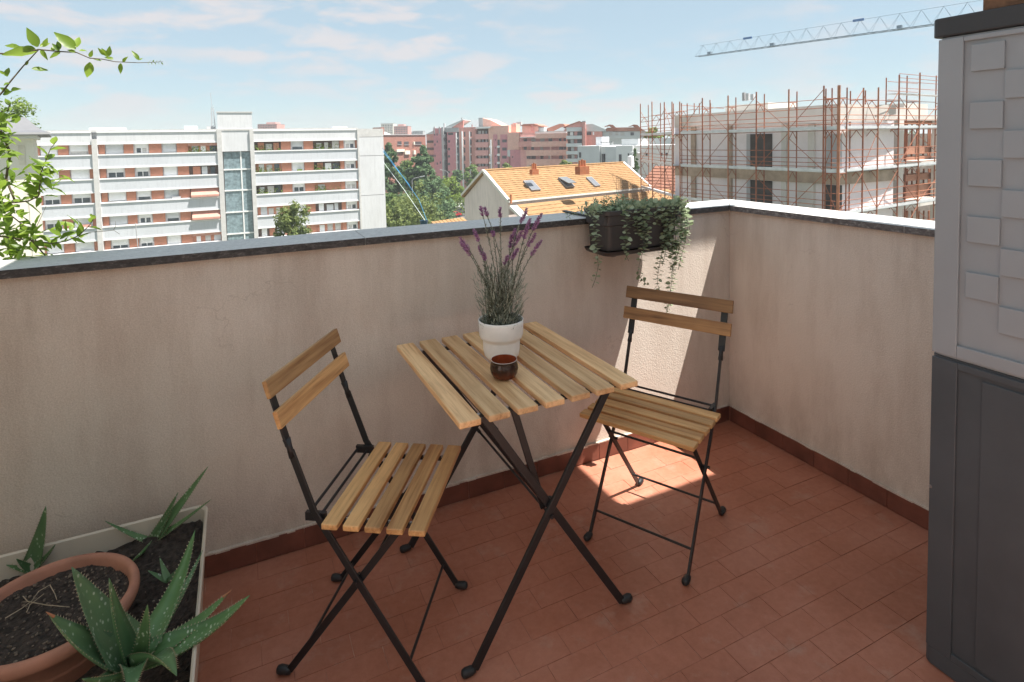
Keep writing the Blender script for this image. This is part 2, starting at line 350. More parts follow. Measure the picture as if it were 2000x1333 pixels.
# unseen added shell: roof cut to shape the sun patch, pale walls for bounce
hs = thing('added_shell', 'unseen added shell with roof slab shaped to shade and light the balcony', 'house', (-1.9, -1.3, 0))
MB().box(-6, 2.35, -1.6, -1.3, -20, 2.7).build('bounce_wall', MAT['shell_render'], hs)  # added unseen wall that throws light back on the balcony
rs = MB(); ZR = 5.0; kx, ky = SUN.x/SUN.z*ZR, SUN.y/SUN.z*ZR
xa, xb, ya, yb, yc = 1.285+kx, 1.80+kx, 1.78+ky, YB+ky*(1-.9/ZR), YB+ky*(1-1.06/ZR)
yn = .62+ky
rs.box(-1.02+kx, xa, yn, yc+.20, ZR, ZR+.04)
rs.box(xa, xb, yn, ya, ZR, ZR+.04); rs.box(xa, xb, yb, yc, ZR, ZR+.04)
for xx in (3.4,): rs.box(xx, xx+.08, -1.3, yn, ZR-.10, ZR+.04)
rs.build('roof_slab', MAT['shell_render'], hs)  # added unseen slab, its opening shaped to leave the sun patch
MB().box(-2.2, -1.95, -1.3, 1.6, -20, 2.7).build('bounce_wing', MAT['shell_render'], hs)  # added unseen sunlit wall, bounces light towards the right
MB().box(-1.25, -1.1, 1.0, 2.05, 0, 1.9).build('shading_screen', M('shading_screen_green', (.10, .11, .06), .9, .4, 8, .5, 30, .02), hs)  # added unseen dark screen that dims the left end of the parapet

# ------------------------------------------------------------------ folding table
TZ = .714
tb = thing('folding_table', 'square slatted wooden folding table on crossed black steel legs', 'table', (.755, 1.66, 0))
xs0, ys0, ys1 = .4745, 1.346, 1.986
for i in range(7):
    cx = xs0+.03+i*(.555-.06)/6
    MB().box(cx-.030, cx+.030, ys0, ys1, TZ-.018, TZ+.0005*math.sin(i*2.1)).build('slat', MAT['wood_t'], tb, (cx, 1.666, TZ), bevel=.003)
for yy in (1.395, 1.925):
    MB().box(xs0+.02, xs0+.535, yy-.012, yy+.012, TZ-.024, TZ-.0182).build('cross_rail', MAT['black'], tb)
    for i in range(7):
        cx = xs0+.03+i*.0825
        if i in (0, 1, 6): MB().tube([(cx+.041, yy, TZ-.0181), (cx+.041, yy, TZ-.012)], .005, 8).build('screw', MAT['screw'], tb)
def bar(p, q, w, t, nrm, name, parent, local=False):   # flat bar: width w in plane, thickness t along nrm
    MB().beam(p, q, w, t, nrm).build(name, MAT['black'], parent, local=local, bevel=.002)
def foot_cap(p, d, parent, local=False):
    p, d = V(p), V(d).normalized(); m = MB()
    m.tube([p-d*.006, p+d*.004, p+d*.022, p+d*.030, p+d*.033], [.0085, .0115, .0125, .010, .004], 12)
    m.build('foot', MAT['rubber'], parent, smooth=True, local=local)
for yy, x0, x1 in ((1.385, .512, 1.0), (1.925, .485, 1.025)):
    bar((.948, yy, TZ-.024), (x0, yy, .012), .023, .010, (0, 1, 0), 'leg', tb)
    bar((.560, yy+.013, TZ-.024), (x1, yy+.013, .012), .023, .010, (0, 1, 0), 'leg', tb)
    foot_cap((x0-.004, yy, .0125), (-1, 0, 0), tb); foot_cap((x1+.004, yy+.013, .0125), (1, 0, 0), tb)
    MB().tube([(.752, yy-.009, .365), (.752, yy+.022, .365)], .006, 10).build('pivot', MAT['black'], tb)
bar((.655, 1.413, TZ-.024), (.745, 1.413, .375), .020, .008, (0, 1, 0), 'stay', tb)
MB().tube([(.752, 1.385, .365), (.752, 1.94, .365)], .004, 8).build('stretcher', MAT['black'], tb)
MB().tube([(.60, 1.398, .645), (.60, 1.94, .645)], .004, 8).build('stretcher', MAT['black'], tb)

# ------------------------------------------------------------------ folding chairs
def make_chair(label):
    c = thing('folding_chair', label, 'chair', group='wooden folding chairs')
    K = dict(parent=c, local=True)
    for i in range(5):
        cx = -.114+i*.0575
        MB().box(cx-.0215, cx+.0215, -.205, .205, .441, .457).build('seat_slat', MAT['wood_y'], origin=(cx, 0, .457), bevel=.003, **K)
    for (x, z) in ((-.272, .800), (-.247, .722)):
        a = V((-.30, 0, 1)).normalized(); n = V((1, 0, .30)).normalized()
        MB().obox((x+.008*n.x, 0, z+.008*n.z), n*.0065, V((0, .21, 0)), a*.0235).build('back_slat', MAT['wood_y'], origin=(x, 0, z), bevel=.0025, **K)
    for s in (-1, 1):
        yy = s*.178
        m = MB(); m.beam((-.281, yy, .815), (-.229, yy, .645), .024, .006, (1, 0, .3)); m.build('back_post', MAT['black'], bevel=.0015, **K)
        m = MB(); m.tube([(-.234, yy, .662), (-.2265, yy, .638), (-.219, yy, .614)], [.0105, .0075, .0095], 8); m.build('post_twist', MAT['black'], smooth=True, **K)
        bar((-.224, yy, .632), (-.166, yy, .468), .019, .007, (0, 1, 0), 'leg', c, True)
        bar((-.1665, yy, .47), (.118, yy, .014), .019, .007, (0, 1, 0), 'leg', c, True)
        y2 = s*.166
        bar((.062, y2, .436), (-.262, y2, .014), .019, .007, (0, 1, 0), 'leg', c, True)
        foot_cap((.120, yy, .0125), (1, 0, 0), c, True); foot_cap((-.265, y2, .0125), (-1, 0, 0), c, True)
        MB().box(-.15, .13, s*.158-.008, s*.158+.008, .434, .4408).build('seat_rail', MAT['black'], **K)
        MB().box(-.195, -.14, s*.166-.006, s*.166+.006, .440, .462).build('hinge_bracket', MAT['black'], **K)
        MB().tube([(-.059, s*.155, .293), (-.059, s*.19, .293)], .005, 8).build('pivot', MAT['black'], **K)
    for (x, z, hw) in ((-.19, .452, .17), (-.160, .446, .17), (-.218, .072, .166), (.076, .078, .178), (-.012, .34, .166)):
        MB().tube([(x, -hw, z), (x, hw, z)], .0042, 8).build('stretcher', MAT['black'], **K)
    for i in range(4):
        for s in (-1, 1): MB().tube([(-.086+i*.0575, s*.158, .441), (-.086+i*.0575, s*.158, .446)], .0035, 6).build('screw', MAT['screw'], **K)
    return c
ch1 = make_chair('wooden slatted folding chair at left of the table, in shade, turned side on')
ch1.location = (.375, 1.601, 0); ch1.rotation_euler.z = math.radians(-33)
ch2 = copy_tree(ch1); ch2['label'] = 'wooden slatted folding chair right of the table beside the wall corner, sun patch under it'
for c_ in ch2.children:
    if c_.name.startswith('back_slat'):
        c_.data = c_.data.copy(); c_.data.materials.clear(); c_.data.materials.append(MAT['wood_shaded'])  # shade on these slats is put into a darker copy of the wood
ch2.location = (1.268, 1.594, 0); ch2.rotation_euler.z = math.radians(208)

# ------------------------------------------------------------------ grey resin cabinet
cb = thing('storage_cabinet', 'tall two tone grey plastic storage cabinet with embossed squares at right', 'cabinet', (1.83, .5, 0))
def rbox(x0, x1, y0, y1, z0, z1, r, n=4):
    pts = []
    for cx, cy, a0 in ((x1-r, y1-r, 0), (x0+r, y1-r, 90), (x0+r, y0+r, 180), (x1-r, y0+r, 270)):
        for k in range(n+1):
            a = math.radians(a0+90*k/n); pts.append((cx+r*math.cos(a), cy+r*math.sin(a)))
    return MB().prism([(a, b, z0) for a, b in pts], (0, 0, z1-z0))
Y0c, Y1c, X0c, X1c = .18, .886, 1.613, 2.06
rbox(X0c-.004, X1c, Y0c, Y1c+.003, .845+.813, 1.706, .014).build('lid', MAT['lid'], cb, bevel=.004)
rbox(X0c+.006, X1c-.01, Y0c+.008, Y1c-.008, .846, 1.6565, .02).build('upper_body', MAT['cabinet'], cb)
rbox(X0c+.004, X1c-.008, Y0c+.006, Y1c-.006, .012, .8445, .02).build('lower_body', MAT['cabinet_dark'], cb)
rbox(X0c+.001, X1c-.01, Y0c+.004, Y1c-.004, .002, .052, .02).build('plinth', MAT['cabinet_dark'], cb, bevel=.004)
# upper door: frame standing proud of a sunk field that carries squares
m = MB(); xf = X0c-.002
m.box(xf, X0c+.0055, .818, Y1c-.012, .852, 1.652); m.box(xf, X0c+.0055, Y0c+.012, .245, .852, 1.652)
m.box(xf, X0c+.0055, .2452, .8178, 1.640, 1.652); m.box(xf, X0c+.0055, .2452, .8178, .852, .884)
m.build('door_frame', MAT['cabinet'], cb, bevel=.002)
for k in range(6):
    for j in range(8):
        if (k*2+j) % 2 == 0 or True:
            zt = 1.629-k*.1385-(.0695 if j % 2 else 0); y1 = .802-j*.0705
            if zt-.062 > .885: MB().box(X0c-.001, X0c+.0055, y1-.068, y1, zt-.064, zt).build('raised_square', MAT['cabinet'], cb, bevel=.0012)
m = MB()
m.box(xf, X0c+.0035, .815, Y1c-.012, .054, .840); m.box(xf, X0c+.0035, Y0c+.012, .25, .054, .840)
m.box(xf, X0c+.0035, .2502, .8148, .822, .840); m.box(xf, X0c+.0035, .2502, .8148, .054, .072)
m.build('lower_door_frame', MAT['cabinet_dark'], cb, bevel=.002)
MB().box(X0c-.0005, X0c+.0035, .28, .762, .082, .812).build('lower_door_panel', MAT['cabinet_dark'], cb, bevel=.002)
MB().tube([(X0c-.004, Y1c-.016, .49), (X0c, Y1c-.016, .49)], .004, 8).build('rivet', MAT['screw'], cb)
bx = thing('wooden_crate', 'brown wooden crate standing on top of the grey cabinet, only its corner in view', 'crate', (1.8, .5, 1.7065))
MB().box(1.628, 1.95, .32, .788, 1.7068, 1.90).build('side_panel', M('brown_board', (.17, .085, .045), .8, .4, 40, .3, 120, .001), bx, bevel=.003)

# ------------------------------------------------------------------ things on the table
P = pz(980, 699, TZ)
pt = thing('potted_lavender', 'white two tier ceramic pot of purple lavender on the table', 'potted plant', (P.x, P.y, TZ+.001))
prof = [(0, 0), (.040, 0), (.049, .003), (.056, .012), (.0595, .03), (.0605, .058), (.0615, .066), (.068, .070), (.0715, .080), (.0730, .118), (.0735, .128), (.0722, .1295), (.0700, .128), (.068, .118), (.066, .085)]
MB().lathe(prof, 48).build('pot', MAT['whitepot'], pt, local=True, smooth=True)
MB().lathe([(.067, .098), (.04, .102), (0, .103)], 24).build('soil', MAT['soil'], pt, local=True)
leaf_grey = leafmat('lavender_leaf', (.10, .12, .08), (.46, .48, .40), .6, .2)
stem_m = M('lavender_stem', (.10, .105, .065), .7)
purple = leafmat('lavender_flower', (.19, .07, .17), (.52, .28, .47), .6, .25)
rnd = random.Random(3)
def frame(d):
    d = V(d).normalized(); a = d.orthogonal().normalized(); return d, a, d.cross(a)
def needle(m, p, d, L, w, rn):
    d, a, b = frame(d); t = rn.uniform(0, 6.28); s = a*math.cos(t)+b*math.sin(t); q = p+d*L+s*L*.08
    m.add([p-s.cross(d)*w, p+s.cross(d)*w, p+d*L*.6+s.cross(d)*w*.8, q, p+d*L*.6-s.cross(d)*w*.8], [(0, 1, 2, 3, 4)])
nd = V((cF.x, cF.y, 0)).normalized()
axis_pt = V((P.x, P.y, 0))
tips = [(938, 404, 26), (946, 406, 24), (977, 406, 26), (925, 449, 34), (898, 464, 40), (899, 473, 42), (1029, 408, 40), (1058, 418, 46), (1036, 428, 52), (1046, 457, 40), (1058, 470, 46), (1000, 459, 38), (1006, 447, 34), (992, 500, 30), (1020, 452, 44), (936, 480, 30), (962, 452, 18), (1012, 486, 34), (945, 495, 26)]
stems = MB(); fol = MB()
for (tx, ty, fl) in tips:
    off = rnd.uniform(-.035, .035)
    tip = pl(tx, ty, axis_pt+nd*off, nd)
    b0 = V((P.x, P.y, TZ+.10)) + V((rnd.uniform(-.035, .035), rnd.uniform(-.035, .035), 0))
    mid = b0.lerp(tip, .5)+V((0, 0, .05)); mid.x = b0.x+(tip.x-b0.x)*.36; mid.y = b0.y+(tip.y-b0.y)*.36
    pts = [b0*(1-t)**2+mid*2*t*(1-t)+tip*t*t for t in [k/8 for k in range(9)]]
    stems.tube(pts, [.0016-.0008*k/8 for k in range(9)], 5)
    L = (tip-b0).length; flen = fl*1.8/FPX*1.05
    # flower spike: whorls of small buds
    fm = MB(); n = int(flen/.0042)
    for k in range(n):
        s = 1-(k/n)*flen/L; i = min(7, int(s*8)); q = pts[i].lerp(pts[i+1], s*8-i); d = (pts[i+1]-pts[i]).normalized(); _, a, b = frame(d)
        taper = .35+.65*min(1, k/(n*.35))
        for j in range(6):
            t = rnd.uniform(0, 6.28); o_ = a*math.cos(t)+b*math.sin(t)
            needle(fm, q+o_*.0012, d*.75+o_, .0085*taper+.0015, .0018, rnd)
    fo = fm.build('flower_spike', purple, pt, origin=(P.x, P.y, TZ+.001))
    for k in range(int(L*330)):                       # narrow leaves up the stem
        s = rnd.random()**1.1*max(.1, (1-.8*flen/L)); i = min(7, int(s*8)); q = pts[i].lerp(pts[i+1], s*8-i)
        d = (pts[i+1]-pts[i]).normalized(); _, a, b = frame(d); t = rnd.uniform(0, 6.28)
        needle(fol, q, d*1.2+a*math.cos(t)+b*math.sin(t), rnd.uniform(.009, .022)*(1.15-.6*s), .0011, rnd)
for k in range(1250):                                 # bushy base
    a = rnd.uniform(0, 6.28); r = .062*math.sqrt(rnd.random()); h = rnd.random()**1.9*.17
    q = V((P.x+r*math.cos(a)*(1+.25*h/.1), P.y+r*math.sin(a)*(1+.25*h/.1), TZ+.098+h))
    needle(fol, q, V((math.cos(a)*.6+rnd.uniform(-.5, .5), math.sin(a)*.6+rnd.uniform(-.5, .5), .9)), rnd.uniform(.014, .032), .0013, rnd)
for k in range(44):
    a = rnd.uniform(0, 6.28); q = V((P.x+.05*math.cos(a)*rnd.random(), P.y+.05*math.sin(a)*rnd.random(), TZ+.1)); e = q+V((rnd.uniform(-.03, .03), rnd.uniform(-.03, .03), rnd.uniform(.08, .22)))
    stems.tube([q, (q+e)/2+V((rnd.uniform(-.01, .01),)*3), e], [.0013, .001, .0006], 5)
    for j in range(22): 
        s = rnd.random(); t = rnd.uniform(0, 6.28); needle(fol, q.lerp(e, s), V((math.cos(t), math.sin(t), 1.1)), rnd.uniform(.008, .02), .0011, rnd)
stems.build('stems', stem_m, pt); tag(fol.build('leaves', leaf_grey, pt), kind='stuff')

Cc = pz(985, 737, TZ)
cup = thing('candle_cup', 'small dark brown glazed ceramic cup in front of the white lavender pot', 'cup', (Cc.x, Cc.y, TZ+.001))
dk, nt_, b_ = node_mat('dark_glaze'); v_ = vecsrc(nt_, 'Object'); sx = nt_.nodes.new('ShaderNodeSeparateXYZ'); nt_.links.new(v_, sx.inputs[0])
g_ = noise_node(nt_, v_, 60, 3); ad_ = nt_.nodes.new('ShaderNodeMath'); ad_.operation = 'MULTIPLY_ADD'; ad_.inputs[1].default_value = .012; nt_.links.new(g_.outputs['Fac'], ad_.inputs[0]); nt_.links.new(sx.outputs['Z'], ad_.inputs[2])
mr_ = nt_.nodes.new('ShaderNodeMapRange'); mr_.inputs['From Max'].default_value = .07; nt_.links.new(ad_.outputs[0], mr_.inputs['Value'])
nt_.links.new(ramp(nt_, mr_.outputs[0], [(.25, (.13, .032, .014)), (.5, (.040, .016, .011)), (.85, (.035, .016, .012))]).outputs['Color'], b_.inputs['Base Color']); b_.inputs['Roughness'].default_value = .12
MB().lathe([(0, 0), (.028, 0), (.034, .003), (.0405, .016), (.0425, .028), (.041, .040), (.0385, .047), (.0392, .052), (.0395, .0535)], 40).build('outer_glaze', dk, cup, local=True, smooth=True)
MB().lathe([(.0395, .0535), (.0388, .055), (.0375, .0545)], 40).build('rim', M('worn_rim', (.55, .42, .36), .2), cup, local=True, smooth=True)
MB().lathe([(.0375, .0545), (.0370, .046), (.0375, .02), (.030, .008), (0, .007)], 40).build('inner_glaze', M('red_brown_glaze', (.27, .055, .02), .15, .2, 40), cup, local=True, smooth=True)

# ------------------------------------------------------------------ hanging planter with trailing plant
hp = thing('balcony_planter', 'dark brown plastic trough planter of trailing plants hooked over the coping', 'planter', (1.5, 2.0, .95))
def trough(x0, x1, y0, y1, z0, z1, t, r, flare):
    m = MB()
    def ring(dx, z, ins):
        pts = []
        for cx, cy, a0 in ((x1+dx-ins-r, y1+dx-ins-r, 0), (x0-dx+ins+r, y1+dx-ins-r, 90), (x0-dx+ins+r, y0-dx+ins+r, 180), (x1+dx-ins-r, y0-dx+ins+r, 270)):
            for k in range(5):
                a = math.radians(a0+22.5*k); pts.append(V((cx+r*math.cos(a), cy+r*math.sin(a), z)))
        return pts
    return m, ring
def loft(m, rings, cap0=True, cap1=False):
    b = len(m.v); n = len(rings[0])
    for g in rings: m.v += [tuple(p) for p in g]
    for i in range(len(rings)-1):
        for k in range(n): m.f.append((b+i*n+k, b+i*n+(k+1) % n, b+(i+1)*n+(k+1) % n, b+(i+1)*n+k))
    if cap0: m.f.append(tuple(b+k for k in range(n-1, -1, -1)))
    if cap1: m.f.append(tuple(b+(len(rings)-1)*n+k for k in range(n)))
    return m
x0, x1, y0, y1 = 1.318, 1.690, 1.915, 2.082
m, ring = trough(x0, x1, y0, y1, 0, 0, .004, .022, 0)
loft(m, [ring(-.012, .968, 0), ring(-.006, 1.07, 0), ring(.000, 1.073, 0), ring(.001, 1.112, 0), ring(.006, 1.114, 0), ring(.007, 1.132, 0), ring(.001, 1.133, 0), ring(.001, 1.11, .004)])
m.build('trough', MAT['planter'], hp, bevel=.001)
m, ring = trough(x0, x1, y0, y1, 0, 0, .004, .024, 0)
loft(m, [ring(-.004, .948, 0), ring(.002, .952, 0), ring(.008, .967, 0), ring(.004, .967, 0), ring(.0, .957, 0)], True, True)
m.build('drip_tray', MAT['planter'], hp)
MB().box(x0+.005, x1-.005, y0+.005, y1-.005, 1.085, 1.112).build('soil', MAT['soil'], hp)
for xx in (1.36, 1.64):
    m = MB(); m.box(xx-.010, xx+.010, YB-.030, YB-.0265, .955, ZC+.010); m.box(xx-.010, xx+.010, YB-.0262, YB+.205, ZC+.003, ZC+.010); m.box(xx-.010, xx+.010, 1.93, YB-.0302, .9435, .9475)
    m.build('hook_bracket', MAT['black'], hp)
euc = leafmat('trailing_leaf', (.13, .17, .085), (.46, .53, .36), .4, .25)
euc_pale = leafmat('trailing_leaf_pale', (.20, .29, .15), (.54, .64, .44), .45, .3)
vine_stem = M('trailing_stem', (.12, .14, .07), .6)
rnd = random.Random(5)
def round_leaf(m, p, d, nrm, L, cup_=.18):
    d = V(d).normalized(); nrm = V(nrm); nrm = (nrm-d*nrm.dot(d)); nrm = nrm.normalized() if nrm.length > 1e-5 else d.orthogonal().normalized(); s = d.cross(nrm); W = L*.46
    P_ = [p, p+d*L*.25+s*W*.8+nrm*L*cup_*.4, p+d*L*.6+s*W+nrm*L*cup_*.6, p+d*L*.92+s*W*.45+nrm*L*cup_*.3, p+d*L*1.02, p+d*L*.92-s*W*.45+nrm*L*cup_*.3, p+d*L*.6-s*W+nrm*L*cup_*.6, p+d*L*.25-s*W*.8+nrm*L*cup_*.4, p+d*L*.5]
    m.add(P_, [(0, 1, 2, 8), (8, 2, 3, 4), (8, 4, 5, 6), (0, 8, 6, 7)])
def trail(pts, dens, L, mat, name='trailing_stem'):
    sm = MB(); pts = [V(p) for p in pts]; lens = [0]
    for a, b in zip(pts, pts[1:]): lens.append(lens[-1]+(b-a).length)
    sm.tube(pts, .0011, 5); so_ = sm.build(name, vine_stem, hp)
    lm = MB(); T = lens[-1]; k = 0; s = .004
    while s < T:
        i = max(j for j in range(len(lens)-1) if lens[j] <= s); t = (s-lens[i])/(lens[i+1]-lens[i]); q = pts[i].lerp(pts[i+1], t); d = (pts[i+1]-pts[i]).normalized(); _, a, b = frame(d)
        ang = k*1.57+rnd.uniform(-.5, .5); o_ = a*math.cos(ang)+b*math.sin(ang)
        l = L*rnd.uniform(.65, 1.2)*(1-.35*(s/T)**3)
        for sg in (1, -1):
            if rnd.random() < .93: round_leaf(lm, q+o_*sg*.002, o_*sg+d*rnd.uniform(-.2, .45), d*-1+V((rnd.uniform(-.5, .5),)*3), l)
        s += dens*rnd.uniform(.7, 1.3); k += 1
    tag(lm.build('leaves', mat, so_), kind='stuff')
def px_trail(pp, yv, dens=.0115, L=.0235, mat=None, jit=.006, crest=True):
    pts = [pl(a, b, (0, yv, 0), (0, 1, 0))+V((0, rnd.uniform(-jit, jit), 0)) for a, b in pp]
    if crest: pts = [pts[0]+V((rnd.uniform(-.02, .02), .05, .012)), pts[0]+V((0, .02, .018))]+pts
    trail(pts, dens, L, mat or euc)
yf = 1.898
px_trail([(1164, 412), (1162, 448), (1166, 485), (1170, 520), (1164, 545), (1158, 563)], 1.91)
for pp in ([(1225, 409), (1223, 454), (1222, 497), (1229, 510)], [(1240, 405), (1246, 440), (1244, 460)],
           [(1256, 411), (1258, 454), (1257, 485), (1248, 516), (1244, 535), (1254, 547), (1264, 557)], [(1262, 408), (1262, 450), (1262, 480)],
           [(1301, 412), (1299, 469), (1291, 508), (1285, 535), (1283, 555), (1287, 567)], [(1290, 412), (1302, 440), (1306, 470), (1298, 500), (1294, 520)],
           [(1330, 405), (1332, 457), (1322, 496), (1314, 526), (1310, 555), (1305, 594), (1303, 612)], [(1338, 410), (1342, 440), (1340, 470), (1330, 500), (1326, 528)],
           [(1316, 408), (1318, 450), (1320, 490), (1312, 530)], [(1324, 410), (1328, 440), (1334, 465), (1318, 510)], [(1311, 405), (1312, 440), (1313, 470), (1316, 515), (1310, 545)], [(1335, 398), (1343, 425), (1346, 450)], [(1281, 405), (1284, 425), (1282, 440)]):
    px_trail(pp, yf+rnd.uniform(-.012, .01))
trail([(1.33, 2.0, 1.14), (1.28, 2.03, 1.135), (1.24, 2.05, 1.115), (1.215, 2.06, 1.10)], .008, .019, euc_pale)
trail([(1.33, 1.98, 1.14), (1.29, 1.96, 1.15), (1.262, 1.95, 1.13), (1.245, 1.95, 1.115)], .008, .018, euc_pale)
for k in range(80):                                   # the bushy top
    f_ = k/79; bx_ = 1.31+.40*f_; by = rnd.uniform(1.93, 2.06); left = f_ < .42
    hgt = (.045+.045*math.exp(-((f_-.24)/.13)**2))*rnd.uniform(.6, 1.1)
    q = V((bx_, by, 1.105)); e = q+V((rnd.uniform(-.03, .03), rnd.uniform(-.012, .025), hgt))
    trail([q, q.lerp(e, .5)+V((rnd.uniform(-.01, .01), 0, .006)), e], .0075, .0155 if left else .0225, euc_pale if left else euc, 'upright_stem')
# ------------------------------------------------------------------ cream planter, terracotta pot, aloes
rnd = random.Random(9)
RZ = .33
bp = thing('floor_planter', 'large cream plastic planter on the floor at lower left, filled with dark soil', 'planter', (-.44, 1.55, 0))
x0, x1, y0, y1 = -.78, -.128, 1.12, 1.965
m, ring = trough(x0, x1, y0, y1, 0, 0, .008, .035, 0)
loft(m, [ring(-.035, .003, 0), ring(-.03, .01, 0), ring(-.004, RZ-.02, 0), ring(-.001, RZ-.006, 0), ring(0, RZ, 0), ring(-.004, RZ+.002, 0), ring(-.009, RZ-.002, 0), ring(-.02, .2, 0)])
m.build('tub', MAT['cream'], bp, smooth=False, bevel=.0008)
def soil_grid(name, inside, x0, x1, y0, y1, z, amp, parent, n=46, mound=None, sd=0):
    m = MB(); idx = {}
    for i in range(n+1):
        for j in range(n+1):
            x = x0+(x1-x0)*i/n; y = y0+(y1-y0)*j/n
            h = amp*(noise.noise(V((x*22+sd, y*22, .3)))+.8*noise.noise(V((x*60+sd, y*60, .7)))+.5*noise.noise(V((x*140, y*140, sd))))
            if mound: h += mound(x, y)
            idx[i, j] = len(m.v); m.v.append((x, y, z+h))
    for i in range(n):
        for j in range(n):
            cx = x0+(x1-x0)*(i+.5)/n; cy = y0+(y1-y0)*(j+.5)/n
            if inside(cx, cy): m.f.append((idx[i, j], idx[i+1, j], idx[i+1, j+1], idx[i, j+1]))
    return m.build(name, MAT['soil'], parent, smooth=False)
inpl = lambda x, y: x0+.017 < x < x1-.017 and y0+.017 < y < y1-.017
soil_grid('soil', inpl, x0+.01, x1-.01, y0+.01, y1-.01, RZ-.062, .008, bp, 90, lambda x, y: .03*max(0, (y-1.7)/.25)*max(0, 1-abs(x+.2)/.25)-.03*max(0, 1-abs(y-1.55)/.4))
PC = V((-.445, 1.645, 0)); PR = .178; PZ = .362
tp = thing('terracotta_pot', 'round terracotta pot of bare soil sunk into the cream planter', 'pot', (PC.x, PC.y, PZ-.16))
MB().lathe([(.115, 0), (.15, .09), (PR-.012, .128), (PR-.003, .130), (PR, .138), (PR, .150), (PR-.004, .157), (PR-.010, .160), (PR-.017, .158), (PR-.021, .150), (PR-.025, .12), (PR-.03, .08)], 64).build('pot', MAT['terracotta'], tp, local=True, smooth=True)
soil_grid('soil', lambda x, y: (x-PC.x)**2+(y-PC.y)**2 < (PR-.022)**2, PC.x-PR, PC.x+PR, PC.y-PR, PC.y+PR, PZ-.026, .006, tp, 74, sd=4)
crumb = M('soil_crumb', (.11, .085, .065), .9, .6, 60, objvar=.5)
m = MB()
for k in range(420):
    if k % 3:
        a = rnd.uniform(0, 6.28); r = (PR-.03)*math.sqrt(rnd.random()); q = PC+V((r*math.cos(a), r*math.sin(a), PZ-.022))
    else:
        q = V((rnd.uniform(x0+.03, x1-.03), rnd.uniform(1.3, y1-.03), RZ-.052))
        if (q-PC).xy.length < PR+.01: continue
    s = rnd.uniform(.0012, .0038); m.ball(q, s*rnd.uniform(.7, 1.5), s*rnd.uniform(.7, 1.5), s*.8, 5, 3)
tag(m.build('soil_crumbs', crumb, tp), kind='stuff')
straw = M('dry_straw', (.38, .30, .21), .8, .3, 50)
for pp in ([(10, 1208), (42, 1189), (62, 1174), (76, 1155), (99, 1142)], [(52, 1196), (58, 1182), (86, 1160)], [(98, 1144), (107, 1160), (111, 1172)], [(45, 1165), (54, 1175), (90, 1182), (136, 1186)]):
    q = [pz(a, b, PZ-.014+rnd.uniform(0, .012)) for a, b in pp]; MB().tube(q, [.0011]*(len(q)-1)+[.0006], 5).build('dry_stalk', straw, tp)

def aloe_mat():
    m, nt, b = node_mat('aloe_leaf'); v = vecsrc(nt, 'Object', True)
    g = nt.nodes.new('ShaderNodeNewGeometry'); oi = nt.nodes.new('ShaderNodeObjectInfo')
    vo = nt.nodes.new('ShaderNodeTexVoronoi'); vo.inputs['Scale'].default_value = 115
    mpv = nt.nodes.new('ShaderNodeMapping'); mpv.inputs['Scale'].default_value = (1, 1, .55); nt.links.new(v, mpv.inputs['Vector']); nt.links.new(mpv.outputs[0], vo.inputs['Vector'])
    nb = noise_node(nt, v, 18, 3)
    sp = ramp(nt, vo.outputs['Distance'], [(.19, (1, 1, 1)), (.30, (0, 0, 0))]).outputs['Color']
    msk = ramp(nt, nb.outputs['Fac'], [(.42, (0,0,0)), (.58, (1,1,1))]).outputs['Color']
    f = rgbmix(nt, 1.0, sp, msk, 'MULTIPLY')
    c = ramp(nt, oi.outputs['Random'], [(0, (.075, .16, .075)), (.5, (.10, .22, .065)), (1, (.15, .24, .14))]).outputs['Color']
    c = rgbmix(nt, .5, c, ramp(nt, noise_node(nt, v, 9, 4).outputs['Fac'], [(.3, (.065, .15, .065)), (.7, (.17, .28, .115))]).outputs['Color'])
    c = rgbmix(nt, f, c, (.50, .58, .44))
    nt.links.new(c, b.inputs['Base Color']); b.inputs['Roughness'].default_value = .42; b.inputs['Subsurface Weight'].default_value = .06; b.inputs['Subsurface Radius'].default_value = (.01, .02, .005)
    return m
ALOE = aloe_mat(); TOOTH = M('aloe_tooth', (.42, .36, .24), .6); ATIP = M('aloe_dry_tip', (.34, .15, .075), .7)
def aloe_leaf(parent, b, tip, w, bow=.03, thick=.011, teeth=True, dry=False, upv=(0, 0, 1), n=14):
    b, tip = V(b), V(tip); d = tip-b; L = d.length; d.normalize(); up = V(upv); up = (up-d*up.dot(d)).normalized(); s = d.cross(up)
    m = MB(); rings = []
    for i in range(n+1):
        t = i/n; c = b.lerp(tip, t)+up*(-bow*math.sin(math.pi*t)); ww = w*(1-t)**.85*(1 if t > .12 else .8+1.6*t)+.0006
        th = thick*(1-t)**.7+.0005
        rings.append([c-s*ww+up*ww*.42, c-s*ww*.55+up*ww*.06, c-up*ww*.06, c+s*ww*.55+up*ww*.06, c+s*ww+up*ww*.42, c+s*ww*.62-up*th*.9+up*ww*.1, c-up*th*1.4, c-s*ww*.62-up*th*.9+up*ww*.1])
    loft(m, rings, True, True)
    o = m.build('leaf', ALOE, parent, smooth=True)
    if teeth:
        tm_ = MB(); k = int(L/.0085)
        for j in range(2, k):
            t = j/k*.93; i = min(n-1, int(t*n)); fr = t*n-i
            for sd, e in ((-1, 0), (1, 4)):
                q = rings[i][e].lerp(rings[i+1][e], fr); o_ = s*sd
                tm_.add([q-d*.0017, q+d*.0017, q+o_*.0040+d*.0016+up*.0006, q-up*.0012], [(0, 1, 2), (0, 2, 3), (1, 3, 2)])
        tm_.build('teeth', TOOTH, o)
    if dry:
        q = tip; MB().tube([tip-d*.016, tip-d*.004, tip+d*.006], [.0030, .0019, .0004], 6).build('dry_tip', ATIP, o)
    return o
SZ = RZ-.07
A0 = pz(268, 1266, SZ+.075)
